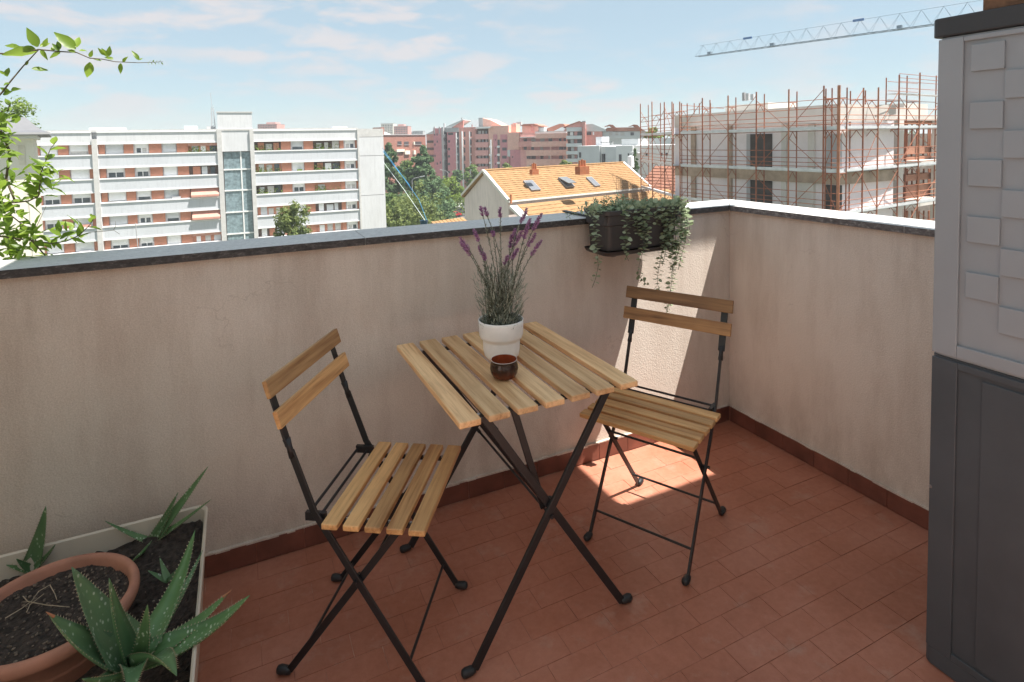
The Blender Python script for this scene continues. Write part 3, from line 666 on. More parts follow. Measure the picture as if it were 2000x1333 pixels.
al = thing('aloe_plant', 'largest spotted aloe with toothed leaves at the front of the cream planter', 'aloe', (A0.x, A0.y, SZ))
def tipp(x, y, z): return pz(x, y, z)
for (x, y, z, w, bow, dry, upv) in (
        (140, 1108, .565, .055, .012, False, (.55, -.5, .6)), (94, 1198, .52, .046, .014, True, (.2, -.3, .9)), (381, 1036, .46, .038, .022, False, (-.5, -.5, .7)),
        (213, 1130, .54, .027, .006, False, (.7, -.4, .5)), (288, 1182, .47, .020, .004, False, (-.2, -.8, .5)), (488, 1163, .42, .038, .024, False, (-.3, -.2, .9)),
        (448, 1156, .40, .023, .018, True, (-.3, -.4, .8)), (396, 1075, .36, .016, .014, False, (-.3, -.4, .8)), (160, 1326, .45, .036, .012, False, (0, .2, .95)),
        (345, 1320, .42, .038, -.02, False, (.2, .5, .8)), (255, 1372, .42, .034, -.02, False, (0, .3, .9))):
    T = tipp(x, y, z); dd = (T-A0); dd.z = 0
    aloe_leaf(al, A0+dd.normalized()*.012+V((0, 0, -.03)), T, w, bow, dry=dry, upv=upv)
A1 = pz(296, 1047, SZ+.03)
a1 = thing('aloe_plant', 'thin leaved young aloe leaning on the rear rim of the cream planter', 'aloe', (A1.x, A1.y, SZ))
for (x, y, z, w, bow, upv) in ((407, 911, .50, .019, .004, (-.4, -.7, .4)), (348, 962, .42, .015, .004, (-.4, -.7, .4)), (412, 976, .42, .009, .004, (-.2, -.5, .8)), (205, 1018, .37, .010, .006, (.2, -.5, .8)), (254, 1100, .30, .011, 0, (-.6, -.5, .6))):
    aloe_leaf(a1, A1+V((0, 0, -.02)), tipp(x, y, z), w, bow, .006, True, False, upv)
A2 = pz(62, 1102, SZ+.03)
a2 = thing('aloe_plant', 'dark aloe with upright leaf behind the terracotta pot at far left', 'aloe', (A2.x, A2.y, SZ))
for (x, y, z, w, bow, upv) in ((90, 988, .46, .028, .006, (-.3, -.8, .3)), (108, 1064, .36, .009, .004, (-.4, -.6, .6)), (32, 1092, .33, .012, .004, (.3, -.6, .6)), (12, 1104, .31, .010, .004, (.3, -.6, .6))):
    aloe_leaf(a2, A2+V((0, 0, -.02)), tipp(x, y, z), w, bow, .007, True, False, upv)
A3 = pz(328, 1135, SZ+.02)
a3 = thing('aloe_plant', 'tiny aloe seedling between the terracotta pot and the large aloe', 'aloe', (A3.x, A3.y, SZ))
for (x, y, z, w, bow, upv) in ((312, 1090, .33, .010, .002, (.2, -.8, .5)), (289, 1115, .30, .008, .002, (.3, -.7, .6)), (345, 1112, .31, .006, .002, (-.3, -.7, .6))):
    aloe_leaf(a3, A3, tipp(x, y, z), w, bow, .005, False, False, upv, 8)

# ------------------------------------------------------------------ leafy shrub reaching in from the left
LEAF = leafmat('shrub_leaf', (.085, .155, .018), (.23, .33, .045), .38, .5)
TWIG = M('shrub_twig', (.105, .085, .050), .75, .3, 60)
sh = thing('leafy_shrub', 'bright green leafy shrub branches hanging over the coping at upper left', 'shrub', (-1.3, 2.35, .2))
rnd = random.Random(21)
def leaf_mesh(curl, k):
    m = MB(); n = 7; r = random.Random(k); rows = []
    for i in range(n+1):
        t = i/n; w = .25*math.sin(math.pi*(t*.96+.02)**.8)*(1-.25*t); c = V((0, t, -curl*t*t)); wv = .02*math.sin(t*17+k)
        rows.append((c+V((-w, 0, .10*w/.3+wv)), c, c+V((w, 0, .10*w/.3-wv))))
    for a in rows: m.v += [tuple(p) for p in a]
    for i in range(n):
        b = i*3; m.f += [(b, b+1, b+4, b+3), (b+1, b+2, b+5, b+4)]
    me = m.mesh('shrub_leaf'); me.materials.append(LEAF); me.polygons.foreach_set('use_smooth', [True]*len(me.polygons)); return me
LM = [leaf_mesh(c, i) for i, c in enumerate((.05, .18, .32, .12))]
nleaf = [0]
shw = wloc(sh)
def put_leaf(q, d, L, nrm=None):
    d = V(d).normalized(); nrm = V(nrm) if nrm else V((rnd.uniform(-.7, .7), rnd.uniform(-.9, .2), 1)); nrm = nrm-d*nrm.dot(d); nrm.normalize(); s = d.cross(nrm)
    o = inst('leaf', LM[rnd.randrange(4)], (0, 0, 0), sh)
    mw = Matrix(((s.x, d.x, nrm.x, 0), (s.y, d.y, nrm.y, 0), (s.z, d.z, nrm.z, 0), (0, 0, 0, 1)))
    o.location = V(q)-shw; o.rotation_euler = mw.to_euler(); o.scale = (L*rnd.uniform(.85, 1.15), L, L); nleaf[0] += 1
def twig(pp, yv, r0, r1, step=0, Lr=(.03, .055), dy=0):
    pts = [pl(a, b, (0, yv+dy*i/len(pp), 0), (0, 1, 0)) for i, (a, b) in enumerate(pp)]; n = len(pts)
    MB().tube(pts, [r0+(r1-r0)*i/(n-1) for i in range(n)], 6).build('branch', TWIG, sh)
    if step:
        s = 0.; k = 0
        for a, b in zip(pts, pts[1:]):
            L = (b-a).length; d = (b-a).normalized(); _, e1, e2 = frame(d)
            while s < L:
                t = k*2.4; o_ = e1*math.cos(t)+e2*math.sin(t); put_leaf(a+d*s, o_+d*.7, rnd.uniform(*Lr)); s += step*rnd.uniform(.7, 1.3); k += 1
            s -= L
    return pts
YV = 2.34
t1 = twig([(-60, 104), (0, 105), (40, 106), (75, 97), (115, 101), (150, 103), (175, 114), (200, 116), (225, 121), (270, 123), (300, 122), (318, 121)], YV, .0028, .0008)
twig([(-30, 215), (5, 180), (20, 160), (45, 130), (75, 98)], YV, .0032, .0016)
for (bx_, by, tx, ty) in ((73, 92, 55, 58), (35, 94, 10, 86), (72, 100, 8, 104), (70, 98, 45, 92), (78, 92, 96, 84), (80, 97, 90, 114), (40, 97, 28, 88), (52, 108, 62, 100), (50, 128, 55, 118), (62, 135, 92, 137), (116, 100, 103, 86), (118, 102, 98, 112), (147, 97, 110, 64), (149, 93, 153, 72), (148, 102, 133, 98), (155, 100, 170, 97), (175, 112, 180, 100), (183, 116, 198, 118), (176, 122, 171, 152), (211, 112, 200, 96), (213, 110, 214, 92), (205, 108, 193, 96), (222, 116, 206, 112), (236, 124, 235, 143), (240, 122, 246, 112), (271, 118, 260, 100), (272, 118, 278, 114), (14, 150, 14, 132), (10, 146, -2, 138), (18, 162, 8, 166), (22, 176, 34, 173), (6, 186, 22, 178), (118, 96, 112, 82), (85, 92, 92, 76), (98, 100, 116, 90), (20, 180, 0, 172)):
    a = pl(bx_, by, (0, YV, 0), (0, 1, 0)); b = pl(tx, ty, (0, YV+rnd.uniform(-.02, .02), 0), (0, 1, 0)); put_leaf(a, b-a, (b-a).length*1.12, V((rnd.uniform(-.4, .4), -1, rnd.uniform(.0, .9))))
for k in range(9):
    q = pl(288+k*3.4, 122, (0, YV, 0), (0, 1, 0)); put_leaf(q, V((.5, 0, 1 if k % 2 else -1)), .010)
twig([(-60, 300), (0, 250), (20, 300), (12, 350), (30, 395)], YV+.06, .006, .003, .022)
twig([(-30, 400), (0, 397), (30, 396), (56, 393), (75, 384), (78, 360), (77, 345), (88, 318), (99, 290), (111, 276)], YV, .003, .0008, .0165, (.035, .065))
twig([(-60, 440), (0, 462), (62, 470), (78, 488), (92, 504)], YV-.02, .004, .002, .03)
twig([(62, 470), (100, 476), (128, 472), (155, 460), (176, 439), (184, 425)], YV-.04, .0024, .0009, .017, (.03, .05))
twig([(150, 462), (176, 454), (205, 452), (222, 450), (234, 458)], YV-.04, .0012, .0006)
twig([(222, 450), (226, 441), (225, 432)], YV-.04, .0008, .0005)
twig([(69, 448), (80, 425), (90, 403)], YV, .0010, .0006)
twig([(-50, 230), (-10, 225), (15, 215), (20, 205)], YV+.05, .004, .002, .018)
twig([(20, 420), (45, 440), (40, 455), (62, 470)], YV, .002, .002, .024)
for (cx, cy, r, n) in ((10, 250, 26, 14), (5, 300, 24, 14), (12, 345, 20, 10), (82, 345, 34, 20), (70, 370, 24, 8), (18, 410, 24, 12), (10, 450, 30, 16), (35, 470, 34, 22), (15, 490, 24, 14), (60, 450, 22, 8), (118, 455, 20, 8), (150, 455, 16, 6), (-15, 380, 22, 8), (45, 490, 22, 8), (95, 495, 10, 3)):
    for k in range(int(n*1.45)):
        a = rnd.uniform(0, 6.28); q = r*math.sqrt(rnd.random()); P0 = pl(cx+q*math.cos(a), cy+q*math.sin(a)*.9, (0, YV+rnd.uniform(-.07, .1), 0), (0, 1, 0))
        put_leaf(P0, V((rnd.uniform(-1, 1), rnd.uniform(-.7, .5), rnd.uniform(-.6, .9))), rnd.uniform(.028, .052))
print('shrub leaves', nleaf[0])
MB().tube([(-1.25, 2.55, -.8), (-1.28, 2.5, .2), (-1.2, 2.42, .9), (-1.1, 2.4, 1.25)], [.014, .012, .008, .005], 8).build('main_stem', TWIG, sh)
# ------------------------------------------------------------------ the town beyond
GZ = -17.0
rnd = random.Random(33)
def streaky(name, c, k=.8):
    m, nt, b = node_mat(name); v = vecsrc(nt, 'World'); st = noise_node(nt, vecsrc(nt, 'World', scale=(2.2, 2.2, .25)), 2.0, 5, .7); n = noise_node(nt, v, .25, 4)
    cc = ramp(nt, n.outputs['Fac'], [(.3, tuple(x*.94 for x in c)), (.7, tuple(min(1, x*1.05) for x in c))]).outputs['Color']
    cc = rgbmix(nt, ramp(nt, st.outputs['Fac'], [(.48, (0,0,0)), (.72, (.6,.6,.6))]).outputs['Color'], cc, tuple(x*k*.85 for x in c))
    nt.links.new(cc, b.inputs['Base Color']); b.inputs['Roughness'].default_value = .8; return m
WHT = streaky('white_render', (.66, .665, .685), .93); WHT2 = M('white_ledge', (.84, .84, .85), .7, .03, .4)
GREYB = streaky('pale_grey_band', (.60, .62, .66), .93); CONC = M('concrete_pillar', (.58, .57, .56), .8, .1, 2)
def brickm(name, c, scale=4, var=.12):
    m, nt, b = node_mat(name); v = vecsrc(nt, 'World', rot=(0, 0, 0)); n = noise_node(nt, v, 1.2, 5); f = noise_node(nt, vecsrc(nt, 'World', scale=(1, 1, 6)), 3, 3)
    cc = ramp(nt, n.outputs['Fac'], [(.3, tuple(x*(1-var) for x in c)), (.7, tuple(min(1, x*(1+var)) for x in c))]).outputs['Color']
    cc = rgbmix(nt, .3, cc, ramp(nt, f.outputs['Fac'], [(.4, tuple(x*.75 for x in c)), (.6, tuple(min(1, x*1.2) for x in c))]).outputs['Color'])
    nt.links.new(cc, b.inputs['Base Color']); b.inputs['Roughness'].default_value = .85; b.inputs['Specular IOR Level'].default_value = .25; return m
BRICK = brickm('orange_brick', (.50, .225, .15)); SHUT = M('white_shutter', (.78, .79, .80), .6, .05, 1); SHUTG = M('pale_shutter', (.55, .57, .59), .6, .06, 1)
GLASS = M('window_glass', (.06, .075, .09), .08, .3, 2, spec=.8); GLASSB = M('blue_glass', (.21, .28, .31), .12, .35, 3, spec=.8); CURT = M('curtain', (.50, .49, .47), .9, .15, 6)
DARK = M('loggia_shade', (.10, .07, .06), .9, .3, 2); AWN = M('pink_awning', (.58, .30, .24), .8, .1, 3); FRAME = M('white_frame', (.80, .80, .79), .5, .03)
TREEM = leafmat('tree_leaf', (.06, .115, .03), (.17, .25, .065), .6, .3); TREEL = leafmat('light_tree_leaf', (.09, .15, .02), (.22, .30, .05), .6, .35); TREED = leafmat('conifer_leaf', (.05, .105, .045), (.15, .23, .10), .65, .25); TREEY = leafmat('mixed_leaf', (.07, .11, .03), (.22, .26, .08), .6, .3)
BARK = M('bark', (.10, .08, .06), .9, .3, 5)
ROOFR = brickm('red_roof_tile', (.42, .17, .115)); ROOFG = M('grey_roof', (.145, .15, .165), .6, .08, 2)
PINK = brickm('pink_brick', (.58, .25, .28)); SALM = brickm('salmon_brick', (.66, .32, .28)); BROWN = brickm('brown_brick', (.34, .16, .125)); PEACH = brickm('peach_render', (.74, .45, .37)); ROSE = brickm('rose_band', (.70, .36, .34))
GREYC = M('grey_concrete', (.40, .40, .41), .85, .12, .6); LGREY = M('light_grey_render', (.56, .58, .585), .8, .05, .5)

class Facade:
    """vertical plane through two measured columns; u runs along it, z up, w is depth behind the face"""
    def __init__(s, ax, ad, bx, bd, ymid=300):
        A, B = at(ax, ymid, ad), at(bx, ymid, bd); s.A = V((A.x, A.y, 0)); d = V((B.x-A.x, B.y-A.y, 0)); s.d = d.normalized()
        s.n = V((s.d.y, -s.d.x, 0))
        if s.n.dot(CAM-s.A) < 0: s.n = -s.n
    def uz(s, x, y):
        P = pl(x, y, s.A, s.n); return (P-s.A).dot(s.d), P.z
    def u(s, x, y=300): return s.uz(x, y)[0]
    def z(s, x, y): return s.uz(x, y)[1]
    def P(s, u, w, z): return s.A+s.d*u-s.n*w+V((0, 0, z))
    def box(s, m, u0, u1, w0, w1, z0, z1):
        if u1 < u0: u0, u1 = u1, u0
        return m.obox(s.P((u0+u1)/2, (w0+w1)/2, (z0+z1)/2), s.d*((u1-u0)/2), s.n*(abs(w1-w0)/2), V((0, 0, (z1-z0)/2)))
    def part(s, name, mat, parent, u0, u1, w0, w1, z0, z1): return s.box(MB(), u0, u1, w0, w1, z0, z1).build(name, mat, parent)

# ground ----------------------------------------------------------------------
gm, gnt, gb = node_mat('town_ground'); gv = vecsrc(gnt, 'World'); gn = noise_node(gnt, gv, .03, 6); gn2 = noise_node(gnt, gv, .35, 5)
gc = ramp(gnt, gn.outputs['Fac'], [(.42, (.055, .085, .028)), (.5, (.11, .13, .055)), (.56, (.16, .155, .145))]).outputs['Color']
gnt.links.new(rgbmix(gnt, .4, gc, ramp(gnt, gn2.outputs['Fac'], [(.3, (.05, .07, .03)), (.7, (.2, .19, .15))]).outputs['Color']), gb.inputs['Base Color']); gb.inputs['Roughness'].default_value = .95
tag(MB().box(-3500, 3500, -600, 5500, GZ-1, GZ).build('ground', gm), kind='structure')

# white apartment building ----------------------------------------------------
F1 = Facade(190, 72.2, 690, 85.7)
UL = F1.u(20, 300); UR = F1.u(749.5, 300)
ztop = F1.z(690, 251.5)
wb = thing('apartment_building', 'long white apartment block with pale balcony bands and orange brick panels', 'building', F1.P(0, 6, GZ))
F1.part('core_wall', WHT, wb, UL, UR, .62, 12, GZ, ztop-.15)
F1.part('roof_edge', CONC, wb, UL, F1.u(700), -.05, .6, ztop-.12, ztop+.1)
stor = (F1.z(690, 313.4)-F1.z(690, 432.5))/3
r0 = F1.z(690, 273.9)                      # top of the uppermost window row
rowh = stor*.415
uS0, uS1, uE0 = F1.u(425), F1.u(493.5), F1.u(699.5)
# bands between the rows
sections = ((UL, F1.u(180.5)), (F1.u(191), F1.u(425.5)), (F1.u(497), F1.u(698.5)))
for (a, b) in sections:
    for k in range(-1, 6):
        zt = r0-rowh-k*stor if k >= 0 else ztop-.1
        zb = r0-(k+1)*stor
        F1.part('balcony_band', GREYB if k >= 0 else WHT, wb, a, b, 0, .6, zb+.16, zt-.14)
        F1.part('white_ledge', WHT2, wb, a, b, -.10, .6, zt-.1395, zt+.02)
        F1.part('white_ledge', WHT2, wb, a, b, -.06, .6, zb-.02, zb+.1595)
for (a, b, top) in ((180.5, 191, 272), (425, 434.5, 253), (489, 497, 253)):
    F1.part('pillar', CONC, wb, F1.u(a, 300), F1.u(b, 300), -.22, .6, GZ, F1.z(a, top))
# stair tower
zT = F1.z(460, 220.5); zg = F1.z(460, 296)
F1.part('stair_tower', WHT, wb, F1.u(425.2, 250), F1.u(493, 250), .02, 9, zg, zT)
F1.part('tower_cap', CONC, wb, F1.u(425.2, 250)-.1, F1.u(493, 250)+.1, -.06, 9.05, zT, zT+.14)
F1.part('stair_well', GREYC, wb, F1.u(434), F1.u(489.5), .5, .6, GZ, zg)
lev = [zg]+[F1.z(460, y) for y in (331.5, 372.5, 415, 457.5)]+[F1.z(460, 457.5)-stor]
uA, uM, uB = F1.u(435), F1.u(470), F1.u(489.3)
for a, b in zip(lev, lev[1:]):
    for (p, q) in ((uA, uM), (uM, uB)):
        F1.part('stair_pane', GLASSB, wb, p+.08, q-.08, .30, .34, b+.1, a-.1)
        for k in range(int((q-p)/.42)): 
            uu = p+.2+k*.42
            if rnd.random() < .6: F1.part('blind_strip', CURT if rnd.random() < .45 else GREYC, wb, uu, uu+rnd.uniform(.1, .28), .36, .40, b+.1, a-.1)
    F1.part('stair_mullion', FRAME, wb, uA, uB, .2, .42, b-.09, b+.09)
F1.part('stair_mullion', FRAME, wb, uM-.08, uM+.08, .22, .42, GZ, zg)
# end panel with joints
ue1 = UR
for (ya, yb, mt) in ((251.5, 268, CONC), (268, 304.5, WHT), (304.5, 381.5, WHT), (381.5, 560, WHT)):
    F1.part('end_panel', mt, wb, F1.u(702), ue1, -.12, .6, F1.z(725, yb)+.03, F1.z(725, ya)-.03)
F1.part('end_pillar', CONC, wb, F1.u(698.6), F1.u(701.8), -.2, .6, GZ, ztop)
# row contents: b brick, s shutter, g glass window half shuttered, w open window, L loggia
L1 = [('b', 40, 75), ('s', 76.5, 109.5), ('b', 111, 131.5), ('s', 134, 170), ('b', 171, 180.5)]
L2 = [('b', 191, 203), ('s', 205, 239), ('b', 240.5, 259), ('s', 262, 288), ('b', 290, 314.5), ('s', 317, 342.5), ('b', 344.5, 366.5), ('L', 366.8, 425)]
L3 = [('L', 497.5, 548.5), ('b', 549, 568), ('s', 570, 592), ('b', 593.5, 612), ('L', 612.5, 664), ('b', 664.2, 672), ('w', 674, 694), ('b', 695, 698.5)]
state = {(0, 1, 3): 'w', (1, 1, 1): 'g', (1, 1, 3): 'g', (2, 0, 1): 'g', (2, 0, 3): 'g', (3, 1, 3): 'w', (4, 1, 1): 'g', (4, 1, 3): 'g', (2, 2, 2): 'g', (3, 0, 1): 'g'}
for k in range(6):
    zt = r0-k*stor; zb = zt-rowh
    for si, (sec, yref) in enumerate(((L1, 290), (L2, 288), (L3, 284))):
        for ei, (t, a, b) in enumerate(sec):
            u0, u1 = F1.u(a, yref), F1.u(b, yref)
            t = state.get((k, si, ei), t)
            if t == 'b': F1.part('brick_panel', BRICK, wb, u0, u1, .38, .61, zb+.02, zt-.02)
            elif t == 's':
                cut = rnd.choice((zb+.02, zb+.02, zb+.02, zb+.12, zb+.2, zb+.45))
                F1.part('shutter', SHUT if rnd.random() < .75 else SHUTG, wb, u0, u1, .50, .61, cut, zt-.02)
                if cut > zb+.05: F1.part('window', rnd.choice((GLASS, CURT, GLASS)), wb, u0+.1, u1-.1, .56, .61, zb+.04, cut)
                if rnd.random() < .25: F1.part('balcony_clutter', rnd.choice((CURT, GREYC, AWN, TREEL)), wb, u0+rnd.uniform(0, .8), u0+rnd.uniform(1., 1.8), .15, .3, zb+.02, zb+rnd.uniform(.15, .5))
            elif t == 'g':
                cut = zb+(zt-zb)*rnd.choice((.35, .5, .55)); F1.part('shutter', SHUT, wb, u0, u1, .50, .61, cut, zt-.02)
                pn = F1.part('window', GLASS, wb, u0+.15, u1-.15, .56, .61, zb+.1, cut)
                F1.part('frame', FRAME, pn, (u0+u1)/2-.04, (u0+u1)/2+.04, .53, .559, zb+.1, cut)
            elif t == 'w':
                F1.part('shutter', SHUT, wb, u0, u1, .50, .61, zt-.45, zt-.02)
                fr = F1.part('window_frame', FRAME, wb, u0, u1, .57, .615, zb+.02, zt-.45); um = (u0+u1)/2
                F1.part('pane', CURT if si == 2 else GLASS, fr, u0+.18, um-.08, .55, .569, zb+.12, zt-.55); F1.part('pane', GLASS if rnd.random() < .5 else CURT, fr, um+.08, u1-.18, .55, .569, zb+.12, zt-.55)
            else:
                F1.part('loggia_wall', DARK if rnd.random() < .7 else BRICK, wb, u0, u1, .56, .615, zb+.02, zt-.02)
                w_ = u1-u0
                if si == 1 and k in (2, 3):
                    z_ = zb+.1; aw = MB(); P4 = [F1.P(u0+.1, .5, zt-.05), F1.P(u1-.1, .5, zt-.05), F1.P(u1-.1, -.35, z_+.25), F1.P(u0+.1, -.35, z_+.25)]; aw.prism(P4, (0, 0, -.04)); aw.build('awning', AWN, wb)
                    F1.part('awning_valance', AWN, wb, u0+.1, u1-.1, -.38, -.36, z_-.02, z_+.26)
                elif si == 1 and k in (0, 4):
                    F1.part('awning', AWN, wb, u0, u1, .2, .5, zt-.4, zt-.05)
                for j in range(3):
                    c = u0+w_*(.12+.30*j); mt = rnd.choice((SHUT, CURT, GLASS, BRICK, SHUTG)); F1.part('loggia_window', mt, wb, c, c+w_*rnd.uniform(.14, .26), .50, .555, zb+.04, zt-rnd.uniform(.1, .35))
                if (si == 2 and k in (0, 1, 2)) or rnd.random() < .15:
                    m = MB()
                    for j in range(90):
                        q = F1.P(u0+rnd.random()*w_*rnd.choice((.4, 1)), rnd.uniform(.1, .5), zb+rnd.random()**1.5*rowh*.6); s_ = .13
                        d, a_, b_ = frame(V((rnd.uniform(-1, 1), rnd.uniform(-1, 1), rnd.uniform(0, 1)))); m.add([q-a_*s_, q+d*s_*.6, q+a_*s_, q-d*s_*.6], [(0, 1, 2, 3)])
                    tag(m.build('window_box_plants', TREEL, wb), kind='stuff')
for (a, b, ya, w) in ((166, 235, 248, 3), (359, 384, 244.5, 3), (405, 420, 246.5, 2), (660, 690, 246, 4)):
    F1.part('roof_box', GREYB if a != 405 else CONC, wb, F1.u(a), F1.u(b), w, w+3, ztop-.2, F1.z((a+b)/2, ya))
an = MB()
for dx in (-.25, .25): an.beam(F1.P(F1.u(418.5)+dx, 2.0, ztop), F1.P(F1.u(418.5)+dx*.4, 2.0, F1.z(418, 210)), .09, .09)
for k in range(8):
    z_ = ztop+k*.42; an.beam(F1.P(F1.u(418.5)-.24, 2, z_), F1.P(F1.u(418.5)+.22, 2, z_+.42), .05, .05)
an.beam(F1.P(F1.u(418), 2, F1.z(418, 212)), F1.P(F1.u(416), 2, F1.z(416, 180)), .05, .05); an.build('roof_mast', GREYC, wb)
MB().tube([F1.P(F1.u(276), -7, F1.z(276, 490)), F1.P(F1.u(274), -7, F1.z(274, 424))], .05, 6).build('drain_pole', GREYC, wb)

# ---- trees -------------------------------------------------------------------
def tree(name, label, base, h, rx, kind='round', mat=None, leaf=.35, n=1800, trunk=.25, seed=0, group=None, cat='tree'):
    r = random.Random(seed); base = V(base); t = thing(name, label, cat, base, group=group)
    th = h*(.22 if kind != 'cone' else .08)
    MB().tube([base-V((0, 0, .2)), base+V((0, 0, th)), base+V((r.uniform(-.2, .2), r.uniform(-.2, .2), h*.85))], [trunk, trunk*.8, trunk*.2], 8).build('trunk', BARK, t)
    lb = MB()
    for k in range(9):
        z_ = h*r.uniform(.25, .75); a = r.uniform(0, 6.28); q = base+V((0, 0, z_)); L = rx*r.uniform(.5, .9)*(1.1-z_/h)
        lb.tube([q, q+V((math.cos(a)*L, math.sin(a)*L, L*.5))], [trunk*.3, trunk*.08], 5)
    tag(lb.build('limbs', BARK, t), kind='stuff')
    m = MB(); cl = []
    if kind == 'cone':
        for k in range(190):
            z_ = (r.random()**1.35)*.93+.05; rr = rx*(1-z_)**.72*(.72+.28*math.cos(z_*44)); a = r.uniform(0, 6.28); q = r.uniform(.55, 1.0)
            cl.append((V((math.cos(a)*rr*q, math.sin(a)*rr*q, h*z_-rr*.12)), rx*.21*(1.15-z_)))
        cl.append((V((0, 0, h*.98)), rx*.08))
    else:
        vh = min(h*.42, rx*1.3)
        for k in range(46):
            d = V((r.gauss(0, 1), r.gauss(0, 1), r.gauss(0, 1))).normalized()*(r.random()**.4); ez = .5 if kind == 'round' else .42
            cl.append((V((d.x*rx*.86, d.y*rx*.86, h-vh+d.z*vh*.86)), rx*r.uniform(.2, .36)))
    per = max(4, n//len(cl))
    for c, cr in cl:
        for j in range(per):
            d = V((r.gauss(0, 1), r.gauss(0, 1), r.gauss(0, 1))).normalized(); q = base+c+d*cr*(r.random()**.45)
            if kind == 'cone': q.z -= .25*cr*abs(d.x)
            s_ = leaf*r.uniform(.5, 1.1); nn = (d+V((r.uniform(-.8, .8), r.uniform(-.8, .8), r.uniform(-.2, 1.0)))).normalized(); a_ = nn.orthogonal().normalized(); b_ = nn.cross(a_)
            an_ = r.uniform(0, 6.28); a2_ = a_*math.cos(an_)+b_*math.sin(an_); b2_ = nn.cross(a2_)
            m.add([q-a2_*s_, q-b2_*s_*.55+nn*s_*.15, q+a2_*s_, q+b2_*s_*.55+nn*s_*.1], [(0, 1, 2, 3)])
    m.build('crown', mat or TREEM, t); return t
def ground_at(px, depth): P = at(px, 300, depth); return V((P.x, P.y, GZ))
def tree_px(name, label, px, ytop, ybase_depth, wpx, kind, mat, seed, n=1800, leaf=None, group=None):
    d = ybase_depth; b = ground_at(px, d); topz = at(px, ytop, d).z; rx = wpx*.5*d/FPX
    return tree(name, label, b, topz-GZ, rx, kind, mat, leaf or d/FPX*3.6, n, .25, seed, group)
G_T = 'trees in the gardens beyond the parapet'
tree_px('broadleaf_tree', 'olive green tree standing in front of the white apartment block', 566, 390, 60, 78, 'round', TREEY, 1, 3600, group=G_T)
tree_px('broadleaf_tree', 'bright green tree rising behind the slate roofed cream house at far left', 20, 184, 52, 108, 'round', TREEL, 2, 3600, group=G_T)
tree_px('conifer_tree', 'dark conifer half hidden by the white block end wall', 760, 280, 128, 140, 'cone', TREED, 3, 12000, .46, group=G_T)
tree_px('conifer_tree', 'tallest dark green conifer in front of the pink flats', 826, 286, 132, 150, 'cone', TREED, 4, 14000, .46, group=G_T)
tree_px('broadleaf_tree', 'mid green tree between the two dark conifers', 795, 307, 138, 50, 'round', TREEM, 5, 2200, group=G_T)
tree_px('broadleaf_tree', 'spreading olive green tree crossed by the blue cables', 812, 354, 98, 104, 'round', TREEY, 6, 4200, group=G_T)
tree_px('broadleaf_tree', 'lime green round tree left of the orange roofed house', 878, 343, 150, 58, 'round', TREEL, 7, 2200, group=G_T)
tree_px('broadleaf_tree', 'greyish bushy tree beside the tallest conifer', 858, 352, 142, 40, 'round', TREEM, 8, 1500, group=G_T)
tree_px('broadleaf_tree', 'green tree touching the gable peak of the orange roofed house', 922, 323, 165, 44, 'round', TREEM, 9, 2000, group=G_T)
tree_px('broadleaf_tree', 'small dark tree at the foot of the pink flats', 892, 330, 175, 22, 'round', TREED, 10, 900, group=G_T)
tree_px('broadleaf_tree', 'small tree crown peeping over the orange ridge, left one', 989, 318, 120, 30, 'round', TREEY, 11, 1200, group=G_T)
tree_px('broadleaf_tree', 'small tree crown peeping over the orange ridge, right one', 1103, 311, 120, 34, 'round', TREEY, 12, 1200, group=G_T)
tree_px('conifer_tree', 'blue green conifer beside the right end of the orange ridge', 1240, 288, 90, 62, 'cone', TREED, 13, 3000, .3, group=G_T)
tree_px('broadleaf_tree', 'green tree seen between the scaffold poles at their left end', 1278, 248, 150, 44, 'round', TREEL, 14, 1500, group=G_T)
tree_px('broadleaf_tree', 'dark tree seen through the right bays of the scaffold', 1812, 268, 75, 90, 'round', TREEM, 15, 2600, group=G_T)
tree_px('broadleaf_tree', 'shaded shrubby tree at the left foot of the conifers', 765, 372, 112, 50, 'round', TREEM, 16, 1500, group=G_T)
tree_px('broadleaf_tree', 'pale olive shrubby tree low beside the white block', 770, 388, 92, 60, 'round', TREEY, 17, 2000, group=G_T)
# hedge
hg = thing('hedge', 'clipped bright green hedge bordering the car park', 'hedge', ground_at(885, 140)); hm = MB(); Q0, Q1 = ground_at(866, 140), ground_at(915, 146); hh = at(885, 381, 142).z
for k in range(1500):
    f_ = rnd.random(); q = Q0.lerp(Q1, f_); q = V((q.x+rnd.uniform(-.7, .7), q.y+rnd.uniform(-.7, .7), GZ+(hh-GZ)*rnd.random()**.5)); d, a_, b_ = frame(V((rnd.uniform(-1, 1), rnd.uniform(-1, 1), rnd.uniform(.2, 1)))); s_ = .22
    hm.add([q-a_*s_, q-b_*s_*.6, q+a_*s_, q+b_*s_*.6], [(0, 1, 2, 3)])
tag(hm.build('hedge_leaves', TREEL, hg), kind='stuff')
# lawn and car park
tag(MB().add([ground_at(700, 88)+V((0,0,.02)), ground_at(850, 88)+V((0,0,.02)), ground_at(850, 112)+V((0,0,.02)), ground_at(700, 112)+V((0,0,.02))], [(0, 1, 2, 3)]).build('lawn', M('lawn_grass', (.13, .24, .04), .9, .25, .8)), kind='structure')
tag(MB().add([ground_at(740, 112)+V((0,0,.024)), ground_at(1000, 100)+V((0,0,.024)), ground_at(1000, 168)+V((0,0,.024)), ground_at(740, 150)+V((0,0,.024))], [(0, 1, 2, 3)]).build('car_park', M('asphalt', (.11, .11, .11), .9, .15, 1)), kind='structure')
